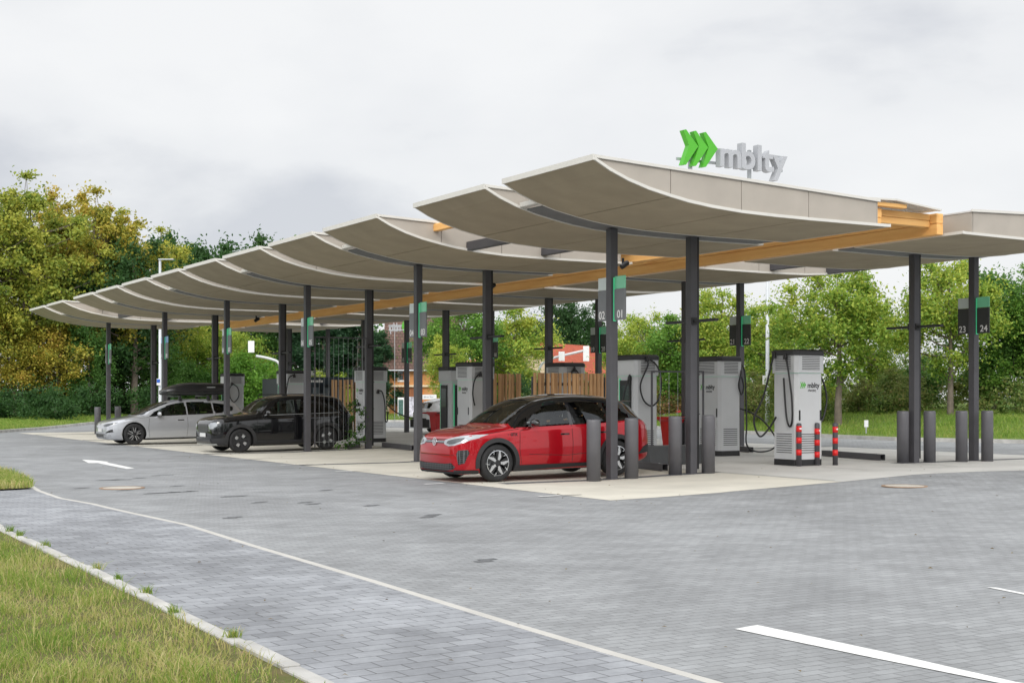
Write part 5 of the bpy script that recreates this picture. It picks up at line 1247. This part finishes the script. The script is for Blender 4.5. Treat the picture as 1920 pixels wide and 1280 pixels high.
tree('maple_tree', 'maple', L_YELL, 1205, 70, 590, 'light green maple behind the charger with looped cable', GR, 1.0, .4, z='bank')
tree('maple_tree', 'maple2', L_MAPLE, 1285, 68, 572, 'green maple left of boards 21 and 22', GR, 1.2, 1.5, z='bank')
tree('maple_tree', 'maple', L_YELL, 1352, 66, 545, 'green maple behind boards 21 and 22', GR, 1.0, 2.6, z='bank')
tree('maple_tree', 'maple2', L_YELL, 1455, 64, 560, 'yellowing maple right behind the white lamp post', GR, 1.1, 3.2, z='bank')
tree('maple_tree', 'maple', L_YELL, 1572, 53.5, 498, 'large yellow green maple with straight trunk right of the near charger', GR, 1.08, 5.6, z='bank')
tree('maple_tree', 'maple2', L_YELL, 1648, 62, 560, 'lower green maple just left of the inner right post', GR, 1.0, 4.1, z='bank')
tree('maple_tree', 'maple', L_YELL, 1782, 53, 485, 'green maple between the two right posts', GR, .95, .8, z='bank')
tree('maple_tree', 'maple2', L_MID, 1868, 56, 468, 'tall green tree right of boards 23 and 24', GR, 1.05, 2.2, z='bank')
tree('maple_tree', 'maple', L_MAPLE, 1965, 54, 500, 'green tree cut by the right picture edge', GR, 1.0, 3.0, z='bank')
for px, Y, top, sp, mt, lb in ((1610, 59, 700, 'bush2', L_SCRUB, 'scrubby bush right of the large maple trunk'), (1690, 59, 690, 'bush', L_SCRUB, 'scrubby bush behind the inner right bollards'),
                               (1735, 60, 665, 'bush2', L_MID, 'tall green bush between the right posts'), (1845, 58, 665, 'bush2', L_MID, 'tall bush behind the outer right bollards'), (1905, 55, 620, 'bush2', L_MAPLE, 'high bush at the right picture edge'),
                               (1490, 56, 690, 'bush', L_SCRUB, 'scrubby bush hidden behind the near charger'), (1415, 60, 690, 'bush2', L_SCRUB, 'scrubby bush behind the hanging cables'), (1530, 60, 690, 'bush2', L_YELL, 'yellow green bush left of the large maple trunk')):
    tree('wild_bush', sp, mt, px, Y, top, lb, 'bushes on the right bank', 1.25, px, z='bank')
tree('birch_tree', 'tall', L_AUT2, -170, 86, 350, 'olive tall tree outside the left picture edge', GL, 1.0, 2.9)
tree('birch_tree', 'tall2', L_AUT, -290, 88, 360, 'golden tall tree far outside the left picture edge', GL, 1.0, 5.1)
# undergrowth that reads as one mass
def undergrowth(name, cs, rs, n, size, seed, mat):
    V, T_ = leaf_cloud(np.array(cs), np.array(rs), n, size, seed, .9); return tag(link(name, leaf_mesh(name, V, T_, mat)), 'dense undergrowth', None, None, 'stuff')
rg = random.Random(21); cs = []; rs = []
for k in range(290):
    t = rg.random(); i = rg.randrange(2, len(KR) - 1); x, y = KR[i]; d = rg.uniform(6.3, 15.5)
    dx, dy = KR[i][0] - KR[i - 1][0], KR[i][1] - KR[i - 1][1]; l_ = math.hypot(dx, dy); X, Y = x - dy / l_ * d, y + dx / l_ * d
    r = rg.uniform(.5, 1.05); cs.append((X, Y, bankz(X, Y) + rg.uniform(.2, .5 + (d - 6.3) * .26))); rs.append(r)
u = undergrowth('undergrowth', cs, rs, 98000, .068, 5, L_SCRUB); u['label'] = 'tangled scrub filling the right bank under the maples'
cs = []; rs = []
for k in range(460):
    px = rg.uniform(-380, 340); Y = rg.uniform(74, 96); X = (px - 960) / F * Y
    if X > -25.2 and Y < 82: continue
    if X > -24.5 + max(0, (Y - 82)) * .9: continue
    cs.append((X, Y, .35 + rg.uniform(.1, 1.5))); rs.append(rg.uniform(.6, 1.2))
u = undergrowth('undergrowth', cs, rs, 100000, .095, 6, L_DARK); u['label'] = 'dark undergrowth along the foot of the left wood'
cs = []; rs = []
for k in range(200):
    px = rg.uniform(330, 1330); Y = rg.uniform(97, 118)
    if 715 < px < 835 or 1235 < px < 1285: Y = rg.uniform(118, 130)
    cs.append(((px - 960) / F * Y, Y, .3 + rg.uniform(.2, 2.6))); rs.append(rg.uniform(.8, 1.5))
u = undergrowth('undergrowth', cs, rs, 45000, .14, 7, L_MID); u['label'] = 'mixed green hedge far behind the chargers'
cs = [(AT(px, 96).x, 96 + rg.uniform(-1, 1), rg.uniform(.5, 2.4)) for px in range(1225, 1300, 4)]
HD = thing('rusty_hedge', (0, 0, 0), 0, 'rusty red and green hedge above the far red car', 'hedge'); V, T_ = leaf_cloud(np.array(cs), .9, 6000, .10, 3); link('foliage', leaf_mesh('foliage', V, T_, L_RUST), HD)
cs = [(AT(px, 128).x, 128 + rg.uniform(-2, 2), rg.uniform(.5, 7.5)) for px in list(range(320, 1500, 7)) * 2]
u = undergrowth('far_wood', cs, [2.0] * len(cs), 40000, .26, 8, L_MID); u['label'] = 'far wood closing the view behind the station'

cs = [(rg.uniform(-75, 75), -19 + rg.uniform(-3, 3), rg.uniform(.5, 1) ** .5 * rg.uniform(1, 11.5)) for k in range(420)]  # unseen tree mass, added behind the camera for dark reflections in the car paint
u = undergrowth('far_wood', cs, [2.2] * len(cs), 30000, .42, 18, L_DARK); u['label'] = 'unseen wood behind the camera, added to darken the car reflections'
# grass blades
GRASSM = leafmat('grass_blades', [(.115, .215, .03), (.19, .32, .045), (.32, .40, .08), (.58, .50, .21), (.64, .57, .30)])
GRASSV = leafmat('verge_blades', [(0.109, 0.217, 0.031), (0.186, 0.310, 0.046), (0.279, 0.388, 0.070), (0.403, 0.419, 0.124)])
def inside(poly, x, y):
    c_ = np.zeros(len(x), bool); j = len(poly) - 1
    for i in range(len(poly)):
        xi, yi = poly[i]; xj, yj = poly[j]
        c_ ^= ((yi > y) != (yj > y)) & (x < (xj - xi) * (y - yi) / (yj - yi + 1e-12) + xi); j = i
    return c_
def blades(name, x, y, z, h, w, seed, mat, label, lean=.95, tlo=0.0, parent=None):
    rg = np.random.default_rng(seed); n = len(x); an = rg.uniform(0, 6.283, n); d = np.stack([np.cos(an), np.sin(an), 0 * an], 1); le = rg.uniform(0, 6.283, n); hh = (h * rg.uniform(.45, 1.25, n))[:, None]
    ln_ = np.stack([np.cos(le), np.sin(le), 0 * le], 1) * hh * rg.uniform(.1, lean, n)[:, None]; b = np.stack([x, y, z], 1); up = np.array([0, 0, 1.0])
    ww = w * rg.uniform(.6, 1.3, n)[:, None]; m1 = b + ln_ * .35 + up * hh * .6; tp = b + ln_ + up * hh * .92
    V = np.stack([b - d * ww, b + d * ww, m1 + d * ww * .7, m1 - d * ww * .7, m1 - d * ww * .7, m1 + d * ww * .7, tp + d * ww * .12, tp - d * ww * .12], 1).reshape(-1, 3)
    patch = .5 + .5 * np.sin(x * 1.7 + np.sin(y * 1.3) * 2) * np.sin(y * 1.1 + x * .6)
    t = np.clip(tlo + patch * .62 + rg.random(n) ** 1.8 * .8 - .14, 0, 1)
    o = link(name, leaf_mesh(name, V, np.repeat(t, 2), mat), parent)
    if parent is not None: return o
    return tag(o, label, None, None, 'stuff')
rg = np.random.default_rng(77)
lawn_poly = [(-12, 5.5)] + [(-12, 21)] + [(x, y) for x, y in kerbw] + [(.4, 5.0)]
def lawn_pts(n, poly, x0, x1, y0, y1):
    x = rg.uniform(x0, x1, n); y = rg.uniform(y0, y1, n); k = inside(poly, x, y); x, y = x[k], y[k]
    vis = (x / y * F + 960 > -60); return x[vis], y[vis]
x, y = lawn_pts(330000, lawn_poly, -9, .6, 6.4, 21)
# clumping, bald soil towards the kerb
kx = np.array([p[0] for p in kerbw]); ky = np.array([p[1] for p in kerbw]); dk = np.abs(x - np.interp(y, ky[::-1], kx[::-1]))
cl = .5 + .5 * np.sin(x * 5.1 + 2 * np.sin(y * 2.3)) * np.sin(y * 4.3 + 1.7 * np.sin(x * 3.1)); keep = rg.random(len(x)) < np.clip(.30 + .55 * cl, 0, 1) * np.clip((dk - .02) / .45, .06, 1) * np.clip(9.5 / y, .35, 1)
x, y, cl, dk = x[keep], y[keep], cl[keep], dk[keep]
blades('lawn_grass', x, y, np.full(len(x), .012), (.04 + .12 * cl ** 1.5) * np.clip(dk / .35 + .45, .4, 1), .0032, 1, GRASSM, 'rough green and straw coloured grass beside the footpath', 1.15)
k = rg.random(len(x)) < .30 * (.5 + .5 * np.sin(x * 1.3 + 1) * np.sin(y * .9)) + .08
blades('dry_grass', x[k] + .02, y[k] + .01, np.full(k.sum(), .014), np.full(k.sum(), .065), .0028, 6, GRASSM, 'dry straw lying among the green grass beside the footpath', 2.6, .55)
wp = [(p[0] + .05, p[1]) for p in wedge]; x, y = lawn_pts(42000, wp, -16, -7, 22.5, 30)
blades('wedge_grass', x, y, np.array([gz(a, b) + .03 for a, b in zip(x, y)]), np.full(len(x), .14), .006, 2, GRASSM, 'small corner of rough grass between footpath and driveway at the left')
def verge_pts(line, n, d0, d1, step_h, sgn=1):
    P = np.array(line); i = rg.integers(1, len(P), n); t = rg.random(n)[:, None]; q_ = P[i - 1] * (1 - t) + P[i] * t; dv = P[i] - P[i - 1]; dv /= np.linalg.norm(dv, axis=1)[:, None]
    d = rg.uniform(d0, d1, n); nn_ = np.stack([-dv[:, 1], dv[:, 0]], 1); q_ = q_ + nn_ * d[:, None]; return q_[:, 0], q_[:, 1], np.interp(d, [a for a, _ in step_h], [b for _, b in step_h])
x, y, h_ = verge_pts(KR, 60000, .15, 8.5, BANK_R); z = np.array([gz(a, b) for a, b in zip(x, y)]) + h_
blades('verge_grass', x, y, z, np.full(len(x), .17), .012, 3, GRASSV, 'green grass bank behind the kerb on the right')
x, y, h_ = verge_pts(KLn, 36000, .15, 6, BANK_L); z = np.array([gz(a, b) for a, b in zip(x, y)]) + h_
blades('verge_grass', x, y, z, np.full(len(x), .14), .014, 4, GRASSV, 'strip of grass before the left wood')
x, y, h_ = verge_pts(KM, 9000, .1, 2.8, [(0, .12), (1.2, .2), (3, .12)])
blades('island_grass', x, y, h_, np.full(len(x), .25), .015, 5, GRASSV, 'narrow grass island on the far road')
# weeds in the kerb joints
WEED = thing('kerb_weeds', (0, 0, 0), 0, 'small green weeds sprouting along the footpath kerb', 'weeds')
cs = []; rw = random.Random(5)
for t in (.18, .22, .31, .46, .52, .58, .66, .74):
    q_ = Vector((*kerbw[1], 0)).lerp(Vector((*kerbw[-2], 0)), t); i = min(range(len(kerbw)), key=lambda k: abs(kerbw[k][1] - q_.y)); X = float(np.interp(q_.y, ky[::-1], kx[::-1])); cs += [(X + rw.uniform(-.05, .08), q_.y, .05)] * 1
cs = np.array(cs)[rg.integers(0, len(cs), 520)]; cs[:, :2] += rg.normal(0, .022, (520, 2)); blades('weed_leaves', cs[:, 0], cs[:, 1], np.full(520, .02), np.full(520, .075), .0035, 9, GRASSM, '', 1.3, -.2, WEED)
# joints full of moss and seedlings between kerb and path
n = 1500; t = rg.uniform(6.6, 16, n); xx = np.interp(t, ky[::-1], kx[::-1]) + .055 + rg.normal(0, .008, n); kk = np.sin(t * 3.1) + np.sin(t * 7.7) > .35
blades('joint_moss', xx[kk], t[kk], np.full(kk.sum(), .006), np.full(kk.sum(), .028), .003, 12, GRASSM, 'short brown moss in the joint along the footpath kerb', 1.0, .1)

# fallen leaves blown about the paving
n = 2600; fy = rg.uniform(7, 60, n); fx = rg.uniform(-.42, .42, n) * fy; pp = fx * CT + fy * ST
wgt = np.exp(-((pp - 12.0) / .5) ** 2) + .10 + .9 * np.exp(-np.abs(fx - np.interp(fy, ky[::-1], kx[::-1])) / .25); kk = rg.random(n) < np.clip(wgt, 0, 1); fx, fy = fx[kk], fy[kk]; n = len(fx)
an = rg.uniform(0, 6.28, n); sz = rg.uniform(.010, .026, n); zz = np.array([gz(a, b) for a, b in zip(fx, fy)]) + .018; dx, dy = np.cos(an) * sz, np.sin(an) * sz; cu = rg.uniform(.1, .6, n) * sz
V = np.stack([np.stack([fx - dx, fy - dy, zz], 1), np.stack([fx + dy * .5, fy - dx * .5, zz + cu], 1), np.stack([fx + dx, fy + dy, zz], 1), np.stack([fx - dy * .5, fy + dx * .5, zz + cu], 1)], 1).reshape(-1, 3)
L_DRY = leafmat('fallen_leaf', [(.06, .045, .03), (.16, .11, .05), (.30, .22, .09), (.10, .08, .05)])
tag(link('fallen_leaves', leaf_mesh('fallen_leaves', V, rg.random(n), L_DRY)), 'tiny dry leaves scattered over the paving', None, None, 'stuff')

# ------------------------------------------------------------------ houses and street furniture behind
def tilemat(name, c1, c2):
    return paver(name, c1, c2, tuple(v * .55 for v in c1), .26, .2, 0, .12, .035)
ROOFB = tilemat('brown_roof_tiles', (.16, .095, .075), (.12, .075, .06)); ROOFR = tilemat('red_roof_tiles', (.52, .12, .06), (.42, .09, .05))
ORANGE = pm('orange_render', (.58, .27, .10), .85, 0, .06, 1); CREAM = pm('cream_render', (.68, .56, .38), .85, 0, .05, 1)
TIMB = woodmat('brown_boarding', (.36, .13, .04), (.24, .08, .03), 'Z')
def house(name, loc, rz, w, d, eave, ridge, wall, roof, label, over=.45):
    T = thing(name, loc, rz, label, 'house'); mb = MB()
    mb.box(-w / 2, w / 2, 0, d, 0, eave); mb.add([(-w / 2, 0, eave + .001), (-w / 2, d, eave + .001), (-w / 2, d / 2, ridge), (w / 2, 0, eave + .001), (w / 2, d, eave + .001), (w / 2, d / 2, ridge)], [(0, 1, 2), (3, 5, 4)]); mb.build('wall', wall, T)
    mb = MB(); sl = (ridge - eave) / (d / 2); x0, x1 = -w / 2 - over, w / 2 + over
    for s_ in (0, 1):
        f = (lambda y: y) if s_ == 0 else (lambda y: d - y); e0 = -over; z0 = eave - over * sl
        mb.add([(x0, f(e0), z0), (x1, f(e0), z0), (x1, f(d / 2), ridge), (x0, f(d / 2), ridge), (x0, f(e0), z0 + .14), (x1, f(e0), z0 + .14), (x1, f(d / 2), ridge + .14), (x0, f(d / 2), ridge + .14)], [(0, 1, 2, 3), (4, 5, 6, 7), (0, 1, 5, 4), (1, 2, 6, 5), (3, 0, 4, 7)])
    r = mb.build('roof', roof, T)
    mb = MB(); mb.tube([(x0, -over - .06, eave - over * sl + .06), (x1, -over - .06, eave - over * sl + .06)], .06, 8); mb.build('gutter', STEEL, r)
    return T
WFR = pm('window_frame_white', (.72, .70, .66), .5); WGL = pm('window_glass', (.03, .04, .045), .05, 0, .1, 3, spec=.8)
def window(T, x, z, w, h, y=0.0, fr=None):
    mb = MB(); t = .12; mb.box(x - w / 2 - t, x + w / 2 + t, y - .04, y + .02, z + h, z + h + t); mb.box(x - w / 2 - t, x + w / 2 + t, y - .06, y + .02, z - t, z)
    for s_ in (-1, 1): mb.box(*sorted((x + s_ * w / 2, x + s_ * (w / 2 + t))), y - .04, y + .02, z, z + h)
    o = mb.build('window', fr or WFR, T)
    mb = MB(); mb.box(x - w / 2, x + w / 2, y - .012, y, z, z + h); mb.build('pane', WGL, o)
    mb = MB(); mb.box(x - .04, x + .04, y - .03, y - .013, z, z + h); mb.box(x - w / 2, x - .041, y - .028, y - .013, z + h * .45, z + h * .45 + .06); mb.build('glazing_bar', TIMB, o)
v = AT(790, 96); H1 = house('tiled_house', (v.x, v.y, .1), .05, 4.6, 7, 3.9, 8.0, ORANGE, ROOFB, 'orange house under a steep brown tiled roof behind the station')
window(H1, -1.28, 2.75, .62, .78)
mb = MB(); mb.box(-2.32, 2.32, -.25, -.001, 2.26, 2.40); mb.build('ledge', CREAM, H1)
mb = MB(); mb.box(-1.95, -.55, -.03, -.001, 0, 2.2); mb.build('boarded_porch', TIMB, H1)
mb = MB(); mb.box(-.5, .2, -.03, -.001, .6, 2.1); mb.build('orange_panel', pm('orange_board', (.65, .22, .05), .6), H1)
v = AT(752, 94); FR = thing('drinks_fridge', (v.x, v.y, .1), 0, 'white glass fronted fridge outside the orange house', 'fridge')
mb = MB(); mb.cbox(-.22, .22, -.2, .2, 0, 1.5, .02); mb.build('cabinet', WHITE, FR); mb = MB(); mb.box(-.17, .17, -.206, -.2005, .2, 1.35); mb.build('glass_door', pm('fridge_glass', (.10, .18, .16), .1, 0, .5, 14), FR)
v = AT(770, 90); PO = thing('poster_stand', (v.x, v.y, .1), 0, 'pale poster board with mottled pictures on the verge', 'poster')
mb = MB(); mb.box(-.45, .45, -.03, .03, .12, 1.55); mb.build('board', pm('poster_print', (.62, .60, .66), .5, 0, .55, 5), PO); mb = MB(); mb.box(-.40, -.36, .031, .06, 0, 1.5); mb.box(.36, .40, .031, .06, 0, 1.5); mb.build('leg', STEEL, PO)
v = AT(832, 104); H2 = house('red_roof_house', (v.x, v.y, .1), 0, 4.2, 6, 2.6, 4.4, CREAM, pm('faded_red_tiles', (.50, .20, .15), .8, 0, .15, 6), 'low house with faded red roof and blue awning')
mb = MB(); mb.add([(-1.9, -.02, 2.35), (.4, -.02, 2.35), (.4, -1.2, 1.75), (-1.9, -1.2, 1.75), (-1.9, -.02, 2.30), (.4, -.02, 2.30), (.4, -1.2, 1.70), (-1.9, -1.2, 1.70)], [(0, 1, 2, 3), (4, 5, 6, 7), (0, 1, 5, 4), (2, 3, 7, 6), (1, 2, 6, 5), (3, 0, 4, 7)]); mb.build('awning', pm('blue_fabric', (.05, .14, .38), .7, 0, .1, 3), H2)
v = AT(722, 112); house('small_red_roof_shed', (v.x, v.y, .1), 0, 2.6, 4, 2.0, 2.9, CREAM, ROOFR, 'small shed with a red roof left of the orange house')
v = AT(1118, 104); H3 = house('cream_gable_house', (v.x, v.y, .1), math.radians(58), 8, 6.2, 3.0, 5.6, CREAM, ROOFR, 'cream gabled house with bright red roof behind the slat screen')
v = AT(805, 74); SB = thing('white_sign_board', (v.x, v.y, .1), 0, 'white rectangular board on thin posts beside the orange house', 'sign')
mb = MB(); mb.cbox(-.4, .4, -.012, .012, 1.4, 1.66, .008); mb.build('board', WHITE, SB)
mb = MB(); x_ = -.30; rg_ = random.Random(3)
for k in range(11):
    w_ = rg_.uniform(.028, .05)
    if k != 6: mb.box(x_, x_ + w_ * .7, -.0145, -.0125, 1.50 - (.03 if k == 0 else 0), 1.50 + rg_.choice((.05, .05, .08)))
    x_ += w_ + .012
mb.build('lettering', pm('faded_print', (.22, .22, .25), .7), SB)
mb = MB()
for x_ in (-.3, .3): mb.tube([(x_, .03, 0), (x_, .03, 1.64)], .02, 8)
mb.build('post', STEEL, SB)
logo_sign((AT(764, 76).x, 76, 5.62), math.radians(180), 'white letter sign seen from its back between canopy and tiled roof', post_z=-5.5).scale = (.42, .42, 1.0)
def lamp_post(px, Y, top, r, label, zb, head=True, name='lamp_post'):
    v = AT(px, Y); T = thing(name, (v.x, v.y, zb), 0, label, 'lamp post'); H = EYE + (HOR - top) / F * Y - zb
    mb = MB(); mb.smooth = True; mb.lathe([(r * 1.25, -.2), (r * 1.2, 1.1), (r, 1.15), (r * .75, H)], 16); mb.build('pole', pm('lamp_post_grey', (.56, .58, .60), .5, .2, .05, 3), T)
    if head:
        mb = MB(); mb.cbox(-.10, .85, -.12, .12, H, H + .09, .03); mb.build('lamp_head', STEEL, T)
    return T, H
T, H = lamp_post(1439, 57.5, 440, .085, 'pale grey lamp post with a paper notice between two chargers', .45)
N_ = thing('paper_notice', (AT(1440, 57).x, 57.39, 0), 0, 'white paper notice fixed to the pale lamp post', 'notice')
mb = MB(); mb.cbox(-.16, .16, -.01, .01, 2.17, 2.55, .004); mb.build('sheet', WHITE, N_); mb = MB()
for k in range(5): mb.box(-.11, .09 - .03 * (k % 3), -.0125, -.0105, 2.25 + k * .05, 2.265 + k * .05)
mb.build('print', pm('pale_print', (.45, .46, .48), .7), N_)
T, H = lamp_post(300, 82, 488, .10, 'pale lamp post with a T head beside the far canopy end', .1)
PS = thing('parking_sign', (AT(298, 81.8).x, 81.7, 0), 0, 'small white sign with blue square on the far lamp post', 'sign')
mb = MB(); mb.cbox(-.14, .14, -.012, .012, 2.35, 2.75, .004); mb.build('plate', WHITE, PS); mb = MB(); mb.box(-.10, .10, -.0145, -.0125, 2.50, 2.72); mb.build('blue_square', pm('sign_blue', (.02, .10, .45), .4), PS)
LPW = pm('signal_grey', (.60, .61, .61), .5, 0, .05, 3)
def signal(pole, arm, heads, label, Y):
    pts = [AT(px, Y) + Vector((0, 0, EYE + (HOR - py) / F * Y)) for px, py in arm]; b = AT(pole, Y); T = thing('traffic_signal', b, 0, label, 'traffic light')
    mb = MB(); mb.smooth = True; mb.tube(smoothpath([Vector((0, 0, 0))] + [p - b for p in pts], 8), .085, 10); mb.build('mast_arm', LPW, T)
    for px, py, h in heads:
        c_ = AT(px, Y - .2) + Vector((0, 0, EYE + (HOR - py) / F * Y)) - b; w = .2
        mb = MB(); mb.cbox(c_.x - w, c_.x + w, c_.y - .02, c_.y + .02, c_.z - h / 2, c_.z + h / 2, .015); hd = mb.build('backboard', WHITE, T)
        mb = MB(); mb.cbox(c_.x - w * .62, c_.x + w * .62, c_.y + .021, c_.y + .25, c_.z - h * .4, c_.z + h * .4, .03); mb.build('lamp_housing', BLACK, hd)
signal(526, [(525, 700), (522, 680), (505, 672), (480, 667)], [(471, 650, .75)], 'white curved signal mast behind the black car roof', 86)
signal(1011, [(1011, 705), (1012, 690), (1022, 677), (1045, 669), (1096, 657)], [(1053, 668, .62), (1099, 663, 1.0)], 'white curved signal mast with two heads over the slat screen', 88)
v = AT(1536 + 88, 46.6); MKR = thing('white_marker', (v.x, v.y, .35), 0, 'tiny white marker plate in the grass bank', 'marker'); mb = MB(); mb.box(-.02, .02, -.01, .01, 0, .42); mb.build('stake', STEEL, MKR); mb = MB(); mb.box(-.07, .07, -.022, -.011, .22, .46); mb.build('plate', WHITE, MKR)
